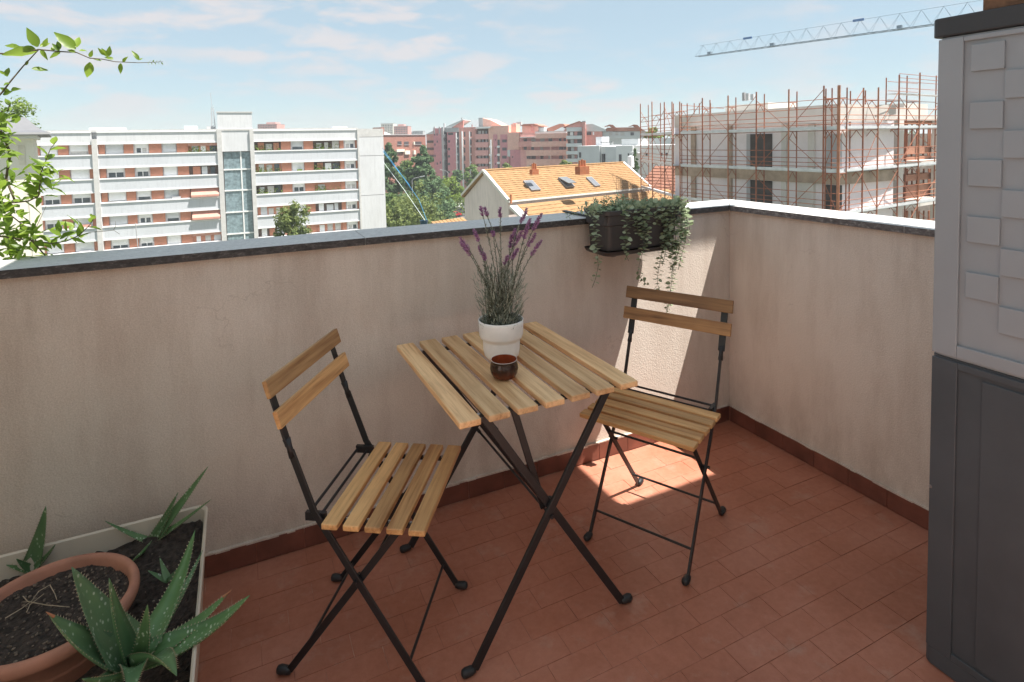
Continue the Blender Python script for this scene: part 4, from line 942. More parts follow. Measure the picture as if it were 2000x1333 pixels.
# cars
CARW, CARK = M('car_glass', (.03, .035, .04), .1), M('tyre', (.02, .02, .02), .8)
def car(label, px, depth, rot, c):
    b = ground_at(px, depth)+V((0, 0, .03)); t = thing('parked_car', label, 'car', b, rot, 'cars parked beyond the hedge')
    pm = M('car_paint', c, .3, .03, 1)
    prof = [(-2.1, .35), (-2.15, .75), (-1.3, .92), (-.75, 1.42), (.75, 1.46), (1.55, .98), (2.1, .85), (2.15, .4)]
    m = MB(); m.prism([(a, -.85, z) for a, z in prof], (0, 1.7, 0)); m.build('body', pm, t, local=True, bevel=.08)
    m = MB(); m.prism([(a, -.86, z) for a, z in [(-1.12, .96), (-.68, 1.34), (.68, 1.38), (1.32, .98)]], (0, 1.72, 0)); m.build('window', CARW, t, local=True)
    m = MB(); m.prism([(-1.34, -.7, .97), (-1.34, .7, .97), (-.82, .66, 1.40), (-.82, -.66, 1.40)], (-.02, 0, .03)); m.build('windscreen', CARW, t, local=True)
    for sx in (-1.3, 1.3):
        for sy in (-.8, .8): MB().tube([(sx, sy-.1, .32), (sx, sy+.1, .32)], .32, 12).build('wheel', CARK, t, local=True)
cars = [('red hatchback parked below the hedge', 881, 142, .2, (.45, .03, .03)), ('silver car parked left of the red hatchback', 868, 140, .25, (.45, .46, .48)), ('dark grey car parked behind the red hatchback', 893, 150, .2, (.12, .13, .15)),
        ('white car parked nearest the gable wall', 886, 128, .15, (.72, .73, .74)), ('pale blue car parked in front of the white one', 884, 120, .15, (.42, .52, .60)), ('white van like car far left beside the white block', 755, 124, 1.2, (.72, .72, .72)),
        ('white car glimpsed under the olive tree, left', 776, 112, .9, (.75, .75, .75)), ('white car glimpsed under the olive tree, middle', 792, 110, .9, (.75, .74, .72)), ('cream car glimpsed under the olive tree, right', 800, 116, .9, (.66, .62, .55)), ('silver car parked at the top of the car park', 872, 158, .2, (.5, .51, .53)), ('white car parked at the top of the car park', 898, 160, .2, (.75, .75, .76))]
for a in cars: car(*a)
# street lamps
def lamp(label, px, depth, ytop, side):
    b = ground_at(px, depth); t = thing('street_lamp', label, 'lamp', b, group='street lamps'); zt = at(px, ytop, depth).z; k = cR*side
    MB().tube([b, V((b.x, b.y, zt-.5)), V((b.x, b.y, zt))+k*.4], [.08, .06, .05], 8).build('pole', GREYC, t); q = V((b.x, b.y, zt))+k*.4
    MB().tube([q, q+k*1.5+V((0, 0, .35))], [.05, .05], 6).build('arm', GREYC, t); MB().beam(q+k*1.2+V((0, 0, .3)), q+k*2.2+V((0, 0, .5)), .3, .16).build('lamp_head', LGREY, t)
lamp('grey street lamp leaning over the olive tree', 803, 118, 349, 1); lamp('grey street lamp in front of the pink flats', 874, 185, 335, -1)
# blue and white cables with bucket
cbm = M('blue_cable', (.03, .22, .42), .5); cwm = M('pale_cable', (.62, .70, .68), .5)
ck = thing('cable', 'blue cable slanting down in front of the trees beside the white block', 'cable', at(832, 437, 40)); MB().tube([at(747, 290, 60), at(780, 336, 54), at(818, 390, 46), at(834, 432, 42)], [.018]*4, 6).build('strand', cbm, ck); MB().tube([at(748, 296, 60), at(790, 350, 52), at(800, 362, 50)], [.03, .03, .02], 6).build('sleeve', cbm, ck)
ck = thing('cable', 'pale cable slanting below the blue one to the bucket', 'cable', at(830, 433, 40)); MB().tube([at(748, 316, 60), at(790, 372, 50), at(830, 431, 40)], [.018]*3, 6).build('strand', cwm, ck)
ck = thing('bucket', 'dark blue bucket hanging where the cables meet the parapet edge', 'bucket', at(828, 436, 40)); MB().lathe([(.22, -.25), (.30, .12), (.27, .12), (.2, -.2), (0, -.2)], 14, at(828, 434, 40)).build('shell', M('blue_plastic', (.02, .06, .10), .4), ck)
# ---- cream house at far left ---------------------------------------------------
CREAM = M('cream_render', (.78, .73, .63), .85, .05, .8)
FC = Facade(-60, 38, 66, 40)
ch = thing('cream_house', 'cream rendered house with curved slate grey roof at far left', 'house', FC.P(0, 4, GZ))
ur = FC.u(65, 300); ul = FC.u(-160, 300); ze = FC.z(60, 271)
FC.part('wall', CREAM, ch, ul, ur, 0, 8, GZ, ze)
FC.part('cornice', WHT2, ch, ul, ur+.25, -.25, 8.2, ze+.001, ze+.22)
FC.part('wall_niche', M('cream_shade_panel', (.70, .64, .53), .85), ch, FC.u(36, 300), FC.u(49, 300), -.03, .02, FC.z(42, 322), FC.z(42, 284))
FC.part('corner_panel', CREAM, ch, FC.u(50, 300), ur+.04, -.05, 7.9, GZ, FC.z(55, 277))
m = MB(); prof_ = [(0.95, 0), (.95, .18), (.55, .34), (.15, .72), (-.2, 1.15), (-.32, 1.25), (-.45, 1.26)]
uo = ur
rings = []
for (e, h) in prof_:
    rings.append([FC.P(ul, -e, ze+.222+h), FC.P(uo+e, -e, ze+.222+h), FC.P(uo+e, 8+e, ze+.222+h), FC.P(ul, 8+e, ze+.222+h)])
loft(m, rings, True, True); m.build('mansard_roof', ROOFG, ch)
FC.part('gutter', GREYC, ch, ul, uo+1.02, -1.05, -.951, ze+.26, ze+.40)

# ---- far flats -----------------------------------------------------------------
def poly(F, name, mat, parent, pts, w0, w1):
    q = [F.P(*(F.uz(x, y)[0],), w0, F.uz(x, y)[1]) for x, y in pts]; return MB().prism(q, F.n*-(w1-w0)).build(name, mat, parent)
def rect(F, name, mat, parent, x0, x1, y0, y1, w0=0, w1=.3, ground=False):
    u0, zt = F.uz((x0+x1)/2, y0); zb = GZ if ground else F.z((x0+x1)/2, y1)
    return F.part(name, mat, parent, F.u(x0, y0), F.u(x1, y0), w0, w1, zb, zt)
WIN = M('far_window', (.075, .07, .075), .3, .3, 1)
FB_ = Facade(748, 205, 832, 225)
bb = thing('brown_flats', 'low brown brick building behind the two conifers', 'building', FB_.P(0, 5, GZ))
rect(FB_, 'wall', BROWN, bb, 735, 831, 264, 0, 0, 14, True); rect(FB_, 'roof_edge', GREYC, bb, 735, 831, 263, 264.4, -.3, 14.2)
rect(FB_, 'chimney_block', BROWN, bb, 748, 754.5, 249, 263, 1, 5)
poly(FB_, 'skylight', WHT2, bb, [(755, 254), (776, 262.6), (755, 262.6)], 3, 6)
for (a, b, c, d) in ((776, 784, 276.5, 282.5), (789, 798, 277, 283), (810, 823, 277, 282.5)): 
    wdo = rect(FB_, 'window', WIN, bb, a, b, c, d, -.05, .2); rect(FB_, 'sill', GREYC, wdo, a-.5, b+.5, d, d+.8, -.3, 0)
for (a, b, c, d) in ((773, 788, 292, 297), (789, 798.5, 294.5, 302), (806, 810, 294, 302), (806, 808, 277, 283)): rect(FB_, 'white_panel', CREAM, bb, a, b, c, d, -.6, .1)
rect(FB_, 'balcony_void', DARK, bb, 774, 788, 297, 300, -.05, .2)

FP_ = Facade(846, 215, 930, 212)
pk = thing('pink_flats', 'pink brick flats with a dark stair slot and slender pipes', 'building', FP_.P(0, 5, GZ))
rect(FP_, 'salmon_wing', SALM, pk, 830, 847, 262, 0, 1.5, 12, True); poly(FP_, 'wing_roof', LGREY, pk, [(829, 263), (845, 255), (847, 262)], 1.2, 10)
for y in (275, 289, 303): rect(FP_, 'balcony_void', DARK, pk, 832, 845, y, y+4.5, 1.3, 1.52)
rect(FP_, 'tower', PINK, pk, 846, 862, 251, 0, 0, 10, True)
for x in (847, 857): rect(FP_, 'pier', GREYC, pk, x, x+2.2, 248, 262, -.2, 1)
for (x, y) in ((848, 261), (852.5, 261), (848.5, 281), (853, 275), (848.5, 303), (853, 318), (859, 316)): rect(FP_, 'window', WIN, pk, x, x+2.2, y, y+4, -.05, .2)
rect(FP_, 'stair_slot', DARK, pk, 862, 873, 252, 0, 2.4, 10, True); rect(FP_, 'slot_pier', GREYC, pk, 862, 865.6, 249, 0, -.2, 2.4, True)
for k in range(7): rect(FP_, 'stair_landing', GREYC, pk, 865.6, 868.5, 262+k*14.8, 269+k*14.8, .2, 2.4)
rect(FP_, 'slot_cap', GREYC, pk, 864, 873, 249, 258, 1.2, 9)
rect(FP_, 'wall', PINK, pk, 873, 890.4, 258.5, 0, 0, 10, True); rect(FP_, 'parapet', GREYC, pk, 871, 896, 250, 258.4, -.1, 9)
for y in (259.5, 274.5, 289.5, 303.5, 318.5, 334): rect(FP_, 'window', WIN, pk, 875, 885 if y < 262 else 878.8, y, y+4.6, -.05, .2)
rect(FP_, 'glass_strip', GLASSB, pk, 890.4, 896, 258.5, 0, .6, 10, True); rect(FP_, 'wall', SALM, pk, 896, 929, 249, 0, .1, 10, True)
for k in range(6):
    y = 258+k*15.6
    for (a, b) in ((892.6, 895.4), (906, 908.5), (918, 920.8)): rect(FP_, 'window', WIN, pk, a, b, y, y+9.5, -.02 if a > 896 else .4, .62 if a < 896 else .2)
    for x in (891, 902.5, 918): rect(FP_, 'pipe_collar', WHT2, pk, x, x+3.2, y+11.5, y+13.5, -.45, .1)
for x in (892.3, 904, 918.2):
    MB().tube([FP_.P(FP_.u(x), -.3, GZ), FP_.P(FP_.u(x), -.3, FP_.z(x, 260 if x < 900 else 257))], .22 if x != 904 else .34, 8).build('pipe', WHT2, pk)
poly(FP_, 'gable_wall', SALM, pk, [(880, 250), (903.5, 234.5), (903.5, 250)], .8, 1.6); poly(FP_, 'pitched_roof', LGREY, pk, [(868, 250.5), (872, 247), (904, 233.5), (904, 235), (880, 250.5)], .4, 12)
for (x, y) in ((899, 230), (864, 241), (919, 243)): rect(FP_, 'chimney', GREYC, pk, x-1, x+1, y, y+9, 2, 3)

FS_ = Facade(928, 208, 1016, 202)
sm_ = thing('salmon_flats', 'salmon coloured flats with stacked balconies and a grey slab tower', 'building', FS_.P(0, 5, GZ))
rect(FS_, 'slab_tower', GREYC, sm_, 928, 936, 230, 252, 3, 12); poly(FS_, 'sloped_wall', PEACH, sm_, [(936, 231), (950, 234), (974, 246), (936, 251)], 3.2, 11)
rect(FS_, 'core', DARK, sm_, 928, 953.2, 250, 0, 1.6, 12, True); poly(FS_, 'canopy', WHT2, sm_, [(929, 252), (933, 248.6), (961, 247.4), (958, 251)], -1.0, 2)
for k in range(6): rect(FS_, 'balcony', ROSE, sm_, 928, 953, 262.3+k*15.9, 272.5+k*15.9, 0, 1.5)
for k in range(5):
    for x in (931, 938, 945): rect(FS_, 'balcony_window', CURT if (k+x) % 3 else GLASSB, sm_, x, x+rnd.uniform(2.5, 5), 256+k*15.9, 262+k*15.9, 1.45, 1.6)
rect(FS_, 'wall', PEACH, sm_, 953.2, 993, 246, 0, .2, 12, True); rect(FS_, 'pink_wall', PINK, sm_, 963, 970.5, 263, 0, -.02, .3, True); rect(FS_, 'pink_wall', PINK, sm_, 977, 992.6, 263, 0, -.02, .3, True)
for k in range(5):
    for (a, b) in ((956.5, 959.6), (971.8, 975.4)):
        rect(FS_, 'strip_window', WIN, sm_, a, b, 273.5+k*15.8, 284+k*15.8, 0, .25); rect(FS_, 'strip_panel', WHT2, sm_, a-1, b+1, 285+k*15.8, 289+k*15.8, -.2, .25)
    rect(FS_, 'window', WIN, sm_, 981, 989.5, 273+k*15.8, 278.5+k*15.8, -.1, .25); rect(FS_, 'small_window', DARK, sm_, 967, 968.6, 272+k*15.8, 275+k*15.8, -.06, .2)
MB().tube([FS_.P(FS_.u(959.8), -.4, GZ), FS_.P(FS_.u(959.8), -.4, FS_.z(959.8, 273))], .26, 8).build('pipe', WHT2, sm_)
rect(FS_, 'peach_tower', PEACH, sm_, 992.8, 1016, 259, 293, -1.0, 8); rect(FS_, 'peach_tower_base', PINK, sm_, 998.5, 1021, 293.2, 0, -1.2, 8, True)
rect(FS_, 'side_strip', LGREY, sm_, 993, 998.3, 293.2, 306, -1.1, 1); rect(FS_, 'small_window', DARK, sm_, 1002.5, 1004.5, 305.5, 308.5, -1.25, -1.1)
rect(FS_, 'roof_box', PEACH, sm_, 992, 1002, 242.5, 259, 3, 7); rect(FS_, 'chimney', SALM, sm_, 993.5, 999.5, 240.5, 246, 4, 5.5)
rect(FS_, 'satellite_dish', LGREY, sm_, 982, 992, 236.8, 243.5, 14, 15)

FG_ = Facade(1010, 196, 1108, 190)
te = thing('terraced_flats', 'wide salmon flats with long open balcony bands above the orange roof', 'building', FG_.P(0, 5, GZ))
rect(FG_, 'core', ROSE, te, 1012, 1107, 262, 0, 2.0, 14, True)
rows = ((261, 270.5, 1045), (276.6, 287, 1012), (293.5, 304.6, 1027), (311.5, 323.5, 1028), (329, 345, 1028))
for i, (a, b, xl) in enumerate(rows):
    rect(FG_, 'balcony_band', PEACH, te, max(xl, 1038) if i < 2 else xl, 1107.5, a, b, 0, 2.2)
    if i < 2: rect(FG_, 'red_band', SALM, te, 1016-4*i, 1038 if i else 1045, a+ (0 if i else 0.5), b, .2, 2.2)
    for x in (1019+(6 if i > 1 else 0), 1034, 1052, 1068, 1089, 1098):
        if rnd.random() < .9: rect(FG_, 'balcony_window', rnd.choice((WIN, WIN, DARK, CURT)), te, x, x+rnd.uniform(4, 9), b+.2, b+6.3, 1.9, 2.05)
rect(FG_, 'awning', WHT2, te, 1016, 1045.5, 267.8, 269.0, -.6, .15)
rect(FG_, 'roof_band', LGREY, te, 1044, 1106, 256.5, 261, .5, 12)
for x in (1075.5, 1107): rect(FG_, 'post', PEACH, te, x-.8, x+.8, 287, 0, -.1, .3, True)
rect(FG_, 'penthouse', PEACH, te, 1012, 1043, 243, 262, 4, 12); poly(FG_, 'penthouse_roof', ROOFR, te, [(1008, 246), (1016, 242.4), (1036, 241.6), (1052, 247), (1042, 247)], 3.5, 12)
rect(FG_, 'penthouse_wall', LGREY, te, 1043, 1054, 249, 262, 5, 12); rect(FG_, 'chimney', SALM, te, 1031, 1034, 243.5, 257, 3.5, 4.5)
poly(FG_, 'red_roof', ROOFR, te, [(1054, 251), (1080, 241.2), (1088, 241.5), (1093, 247), (1085, 258), (1058, 258)], 8, 16)
poly(FG_, 'grey_roof', LGREY, te, [(1068, 258), (1088, 248), (1103, 247.5), (1104, 258)], 6, 15)
rect(FG_, 'corner_column', SALM, te, 1016.5, 1019, 286, 293, 0, 1)

FH_ = Facade(1100, 176, 1250, 172)
rr_ = thing('red_roof_flats', 'red brick flats with grey balconies and tall chimney stack', 'building', FH_.P(0, 5, GZ))
rect(FH_, 'wall', SALM, rr_, 1107, 1145, 252, 0, 1.2, 12, True); poly(FH_, 'gable', SALM, rr_, [(1100, 256), (1108, 246), (1131, 238), (1137, 240), (1137, 256)], 1.0, 10); poly(FH_, 'gable_cap', ROOFR, rr_, [(1099, 250), (1108, 245), (1131, 236.6), (1137, 239), (1131, 238.4), (1108, 247)], .6, 11)
rect(FH_, 'roof_band', LGREY, rr_, 1106, 1136, 249, 257, .4, 2)
rect(FH_, 'chimney_stack', SALM, rr_, 1137.5, 1143, 238.5, 0, -.3, 2.5, True); rect(FH_, 'chimney_cap', GREYC, rr_, 1137, 1143.6, 236.8, 238.4, -.4, 2.6)
for k in range(4):
    rect(FH_, 'balcony', LGREY, rr_, 1106, 1136.5, 265.4+k*15, 272+k*15, -.3, 1); rect(FH_, 'balcony_void', DARK, rr_, 1107.5, 1121, 258+k*15, 265+k*15, .9, 1.3); rect(FH_, 'balcony_void', WIN, rr_, 1127, 1136, 258+k*15, 265+k*15, .9, 1.3); rect(FH_, 'balcony_screen', CURT, rr_, 1113+k, 1119+k, 258+k*15, 265+k*15, .7, .9)
poly(FH_, 'grey_pitched_roof', LGREY, rr_, [(1143, 257), (1143, 243), (1157, 242), (1182, 253), (1184, 257)], 2, 12); rect(FH_, 'brick_wall', SALM, rr_, 1143.2, 1176, 257.2, 0, 2.2, 12, True)
for (x, w_) in ((1145, 9), (1157, 3)): rect(FH_, 'window', WIN if w_ > 5 else WHT2, rr_, x, x+w_, 258, 264, 2.0, 2.3)
og = thing('orange_roof_flats', 'pale flats under a long orange tiled roof with two dormers', 'building', FH_.P(20, 8, GZ))
rect(FH_, 'wall', LGREY, og, 1176.4, 1262, 257, 0, 3, 14, True); poly(FH_, 'roof', brickm('faded_roof_tile', (.46, .23, .17)), og, [(1178, 256.6), (1186, 249.5), (1248, 248.5), (1262, 256)], 2.5, 14)
for x in (1188, 1236): poly(FH_, 'dormer', ROOFR, og, [(x-8, 247.4), (x+2, 243.4), (x+9, 244), (x+18, 252), (x+14, 255), (x+2, 246)], 1.5, 8)
for x in (1189, 1202, 1212, 1232): rect(FH_, 'window', rnd.choice((WIN, CURT, WIN)), og, x, x+rnd.uniform(5, 8), 259, 264.5, 2.8, 3.1)
rect(FH_, 'balcony_rail', LGREY, og, 1182, 1250, 267, 270, 1.8, 2.0)

FW_ = Facade(1128, 128, 1250, 118)
w1 = thing('pale_house', 'pale grey flat roofed house just above the orange ridge', 'house', FW_.P(0, 4, GZ))
rect(FW_, 'wall', LGREY, w1, 1128, 1171, 286.5, 0, 0, 10, True); rect(FW_, 'wall', M('pale_side_render', (.66, .66, .64), .8, .04), w1, 1171.3, 1181, 287, 0, .4, 9, True); rect(FW_, 'wall', LGREY, w1, 1181.3, 1203, 287, 0, .2, 9, True); rect(FW_, 'wall', M('pale_front_render', (.68, .69, .69), .8, .04), w1, 1203.3, 1236, 285, 0, -.1, 9, True)
for (a, b, c, d) in ((1131, 1135, 298, 308.5), (1175.5, 1180, 301, 318), (1209.5, 1214.5, 302, 318), (1227, 1229.2, 300, 305)): wq = rect(FW_, 'window', WIN, w1, a, b, c, d, -.18 if a > 1203 else -.06, .5); rect(FW_, 'window_frame', FRAME, wq, a-.5, b+.5, d, d+.9, -.3, 0)
rect(FW_, 'roof_edge', WHT2, w1, 1127, 1171, 285.4, 286.4, -.15, 10); rect(FW_, 'parapet', LGREY, w1, 1195, 1228, 272, 287, 4, 9); rect(FW_, 'white_turret', WHT, w1, 1149, 1161, 268, 286, 3, 6); 
for x in range(1172, 1194, 3): rect(FW_, 'railing_bar', WHT2, w1, x, x+.8, 279, 286.5, .6, .7)
rect(FW_, 'railing_top', GREYC, w1, 1170, 1194, 277.3, 279, .5, .8)
w2 = thing('pale_house', 'pale grey house behind the left end of the scaffold', 'house', FW_.P(20, 14, GZ))
rect(FW_, 'wall', LGREY, w2, 1228.5, 1330, 270.5, 0, 9.2, 18, True)
FW2 = Facade(1236, 95, 1330, 92); w3 = thing('pale_house', 'low pale house with small windows seen through the scaffold', 'house', FW2.P(0, 4, GZ))
rect(FW2, 'wall', M('warm_white_render', (.70, .69, .66), .8, .05), w3, 1238, 1325, 284.5, 0, 0, 8, True)
for x in (1261, 1290, 1300): rect(FW2, 'window', WIN, w3, x, x+4, 299, 304.5, -.05, .1)
rect(FW2, 'porch_roof', LGREY, w3, 1234, 1250, 297, 299.5, -2, .1); rect(FW2, 'roof_edge', WHT2, w3, 1237, 1326, 283.6, 284.4, -.1, 8.1)
# far towers
for (lb, x0, x1, y0, d, mt, cap) in (('pinkish far tower block with stepped top, left of the pink flats', 769, 797, 247, 520, SALM, (776, 788, 243)), ('beige far tower block beside the pinkish one', 744, 768, 242, 560, CREAM, None), ('faint far block above the white building roof', 503, 541, 243, 480, SALM, (518, 536, 239)), ('low bluish far block beyond the brown building', 806, 826, 256.5, 640, GREYC, None), ('pale distant block right of the pinkish tower', 800, 812, 258, 700, LGREY, None)):
    Ft = Facade(x0, d, x1, d); t_ = thing('tower_block', lb, 'building', Ft.P(0, 5, GZ), group='far tower blocks'); rect(Ft, 'wall', mt, t_, x0, x1, y0, 0, 0, 16, True)
    if cap: rect(Ft, 'top_storey', mt, t_, cap[0], cap[1], cap[2], y0, 2, 12)
    n_ = int((x1-x0)/3.2)
    for j in range(n_):
        for k in range(5): rect(Ft, 'window', WIN, t_, x0+1.2+j*3.2, x0+2.9+j*3.2, y0+2.2+k*3.6, y0+4.2+k*3.6, -.1, .2)
    rect(Ft, 'roof_edge', GREYC, t_, x0-.3, x1+.3, y0-.5, y0, -.3, 16.2)
hz = thing('tree_line', 'hazy line of trees and roofs along the far horizon', 'trees', ground_at(900, 900)); tm_ = MB()
for k in range(1500):
    d = rnd.uniform(700, 1100); px = rnd.uniform(-100, 2000); q = ground_at(px, d); q.z += rnd.random()*(20+6*math.sin(px*.03)); s_ = rnd.uniform(3, 7); dd, a_, b_ = frame(V((rnd.uniform(-1, 1), rnd.uniform(-1, 1), rnd.uniform(.1, 1)))); tm_.add([q-a_*s_, q-b_*s_*.7, q+a_*s_, q+b_*s_*.7], [(0, 1, 2, 3)])
tag(tm_.build('far_foliage', TREEM, hz), kind='stuff')

# ---- house with orange tiled roof ------------------------------------------------
def along(P, d, px):
    P, d = V(P), V(d); k = (px-1000)/FPX; a = P-CAM
    return (k*a.dot(cF)-a.dot(cR))/(d.dot(cR)-k*d.dot(cF))
dl = ray(2500, 240); dl = V((dl.x, dl.y, 0)).normalized(); gl = V((-dl.y, dl.x, 0))
E1 = at(992, 393, 58); E0 = E1+gl*along(E1, gl, 901); mid = (E0+E1)/2
Lr = None
apz = pl(944, 334, mid, V((cF.x, cF.y, 0))).z; AP = V((mid.x, mid.y, apz)); Lr = along(AP, dl, 1217)
oh_ = thing('orange_roof_house', 'beige gabled house with orange tiled roof and three skylights', 'house', V((mid.x, mid.y, GZ)))
GABLE = streaky('stained_gable', (.72, .62, .57), .82)
wi = .25; q0, q1 = E0-gl*wi, E1+gl*wi
m = MB(); m.prism([V((q1.x, q1.y, GZ)), V((q1.x, q1.y, E1.z-.25)), V((AP.x, AP.y, AP.z-.3)), V((q0.x, q0.y, E1.z-.25)), V((q0.x, q0.y, GZ))], dl*Lr); 
for i in range(len(m.v)): m.v[i] = tuple(V(m.v[i])+dl*.25)
m.build('gable_wall', GABLE, oh_)
TILE = brickm('orange_roof_tile', (.32, .19, .092), var=.15); TRIM = M('pale_trim', (.70, .66, .60), .8, .06)
sv = V((E1.x, E1.y, E1.z))-AP; SL = sv.length; sd_ = sv.normalized(); nrm_ = dl.cross(sd_); nrm_ = nrm_ if nrm_.z > 0 else -nrm_
sv2 = V((E0.x, E0.y, E1.z))-AP; s2d = sv2.normalized(); n2_ = dl.cross(s2d); n2_ = n2_ if n2_.z > 0 else -n2_
MB().prism([AP-nrm_*.25, AP+sv*1.0-nrm_*.25, AP+sv-nrm_*.06, AP-nrm_*.06], dl*Lr).build('roof_deck', TRIM, oh_)
MB().prism([AP-n2_*.25, AP+sv2-n2_*.25, AP+sv2+n2_*.0, AP+n2_*.0], dl*Lr).build('rear_roof', TILE, oh_)
NC = 15
def course(P0, d0, step, nrm, L0, L1, parent, name='tile_course'):
    m = MB(); nseg = 56; vs_ = []
    for i in range(nseg+1):
        u = L0+(L1-L0)*i/nseg; w = .022*math.sin(i*math.pi*.75)+rnd.uniform(-.008, .008)
        a = P0+dl*u; vs_ += [a+nrm*(.02), a+d0*(step*1.05)+nrm*(.065+w), a+d0*(step*1.05)+nrm*.0]
    fs = []
    for i in range(nseg): b = i*3; fs += [(b, b+1, b+4, b+3), (b+1, b+2, b+5, b+4)]
    m.add(vs_, fs); return m.build(name, TILE, parent)
for k in range(NC): course(AP+sd_*(SL*k/NC), sd_, SL/NC, nrm_, .25, Lr-.1, oh_)
MB().tube([AP+nrm_*.05+dl*.2, AP+nrm_*.05+dl*(Lr-.1)], .13, 8).build('ridge_tiles', TILE, oh_)
for s_, l_ in ((sd_, SL), (s2d, sv2.length)):
    for u in (0, Lr-.05): MB().beam(AP+dl*(u+.1)+V((0, 0, .03)), AP+dl*(u+.1)+s_*l_+V((0, 0, .03)), .34, .22, nrm_).build('verge_trim', TRIM, oh_)
MB().beam(E1+V((0, 0, -.02))+sd_*.1, E1+dl*Lr+V((0, 0, -.02))+sd_*.1, .22, .16).build('gutter', M('white_gutter', (.74, .72, .68), .6), oh_)
LO = E1+sd_*.35-V((0, 0, .25)); sd2 = (sd_+V((0, 0, .12))).normalized()
for k in range(4): course(LO+sd2*(.62*k), sd2, .62, nrm_, .9, Lr+3, oh_, 'lower_tile_course')
MB().prism([LO-nrm_*.3, LO+sd2*2.5-nrm_*.3, LO+sd2*2.5-nrm_*.02, LO-nrm_*.02], dl*(Lr+3)).build('lower_roof_deck', TRIM, oh_)
LW = LO+sd2*2.3
MB().prism([V((LW.x, LW.y, GZ)), V((LW.x, LW.y, LW.z-.3)), V((LW.x, LW.y, LW.z-.3))+gl*2.0, V((LW.x, LW.y, GZ))+gl*2.0], dl*(Lr+3)).build('lower_wall', GABLE, oh_)
def on_slope(x, y): return pl(x, y, AP, nrm_)
for i, (a, c, lift) in enumerate((((1024, 357), (1052, 373), .0), ((1091, 351), (1119, 367), .45), ((1147, 350), (1168, 365), .0))):
    p = (on_slope(*a)+on_slope(*c))/2; wd = .62 if i < 2 else .45; q = thing if False else None
    sk_ = MB().obox(p+nrm_*.14, dl*wd, sd_*.85, nrm_*.10).build('skylight', M('skylight_frame', (.24, .24, .25), .5), oh_)
    if lift: MB().obox(p+nrm_*(.34+.15), dl*wd, (sd_*.85+nrm_*.22), nrm_.cross(dl)*0+nrm_*.04).build('open_sash', M('sash_glass', (.16, .17, .18), .15, spec=.8), sk_)
    else: MB().obox(p+nrm_*.245, dl*(wd-.08), sd_*.77, nrm_*.006).build('glass', M('skylight_glass', (.17, .18, .20), .2, spec=.8), sk_)
def chimney(x, y, s_, label_parent):
    p = pl(x, y, AP, V((cF.x, cF.y, 0))); m = MB()
    for k in range(3): m.tube([p+dl*(.28*(k-1))*s_+V((0, 0, -.7)), p+dl*(.28*(k-1))*s_+V((0, 0, .45*s_+.1*(k % 2)))], [.15*s_, .11*s_], 8)
    m.obox(p+V((0, 0, -.5)), dl*.55*s_, gl*.3*s_, V((0, 0, .35*s_))); m.build('chimney_pots', M('terracotta_chimney', (.36, .12, .05), .8, .2, 2), label_parent)
chimney(1137, 324, 1.25, oh_); chimney(1043, 327, .8, oh_)
MB().tube([pl(998, 398, E1, V((cF.x, cF.y, 0))), pl(998, 380, E1, V((cF.x, cF.y, 0)))], .13, 8).build('vent_pipe', M('terracotta_vent', (.52, .2, .09), .8), oh_)
wp = pl(1232, 320, AP+dl*(Lr+4), V((cF.x, cF.y, 0))); MB().lathe([(.45, -.5), (.4, .9), (.35, 1.0), (.0, 1.05)], 12, wp).build('vent_cowl', WHT2, oh_)
yd = thing('yard_roof', 'small low orange tiled roof beside the foot of the gable wall', 'roof', at(870, 440, 44)); RR0, RR1 = at(842, 437, 44), at(905, 428, 46)
m = MB()
for k in range(9):
    f0, f1 = k/9, (k+.85)/9; a, b = RR0.lerp(RR1, f0), RR0.lerp(RR1, f1); m.add([a, b, b+V((1.0, -3.0, -1.4)), a+V((1.0, -3.0, -1.4)), a+V((0, 0, .14)), b+V((0, 0, .14)), b+V((1.0, -3.0, -1.26)), a+V((1.0, -3.0, -1.26))], [(4, 5, 6, 7), (0, 1, 5, 4), (1, 2, 6, 5), (2, 3, 7, 6), (3, 0, 4, 7)])
tag(m.build('roof_tiles', TILE, yd), kind='stuff'); MB().prism([RR0+V((0, 0, -.2)), RR1+V((0, 0, -.2)), RR1+V((0, 0, GZ-RR1.z)), RR0+V((0, 0, GZ-RR0.z))], V((1, -2.6, 0))).build('wall', GABLE, yd)
FR2 = Facade(1246, 84, 1345, 78); o2 = thing('tiled_house', 'house with salmon tiled roof behind the left end of the scaffold', 'house', FR2.P(0, 3, GZ))
rect(FR2, 'wall', GABLE, o2, 1250, 1340, 372, 0, 0, 9, True)
RT2 = brickm('salmon_roof_tile', (.30, .14, .095)); zr, zb_ = FR2.z(1280, 328), FR2.z(1280, 372)
for k in range(8):
    f0, f1 = k/8, (k+1.06)/8; u0, u1 = FR2.u(1244), FR2.u(1345); A_ = lambda u, f, o=0: FR2.P(u, 5*(1-f)-.3, zr+(zb_-zr)*f+o)
    MB().add([A_(u0, f0), A_(u1, f0), A_(u1, f1, .1), A_(u0, f1, .1), A_(u0, f1), A_(u1, f1)], [(0, 1, 2, 3), (3, 2, 5, 4)]).build('tile_course', RT2, o2)

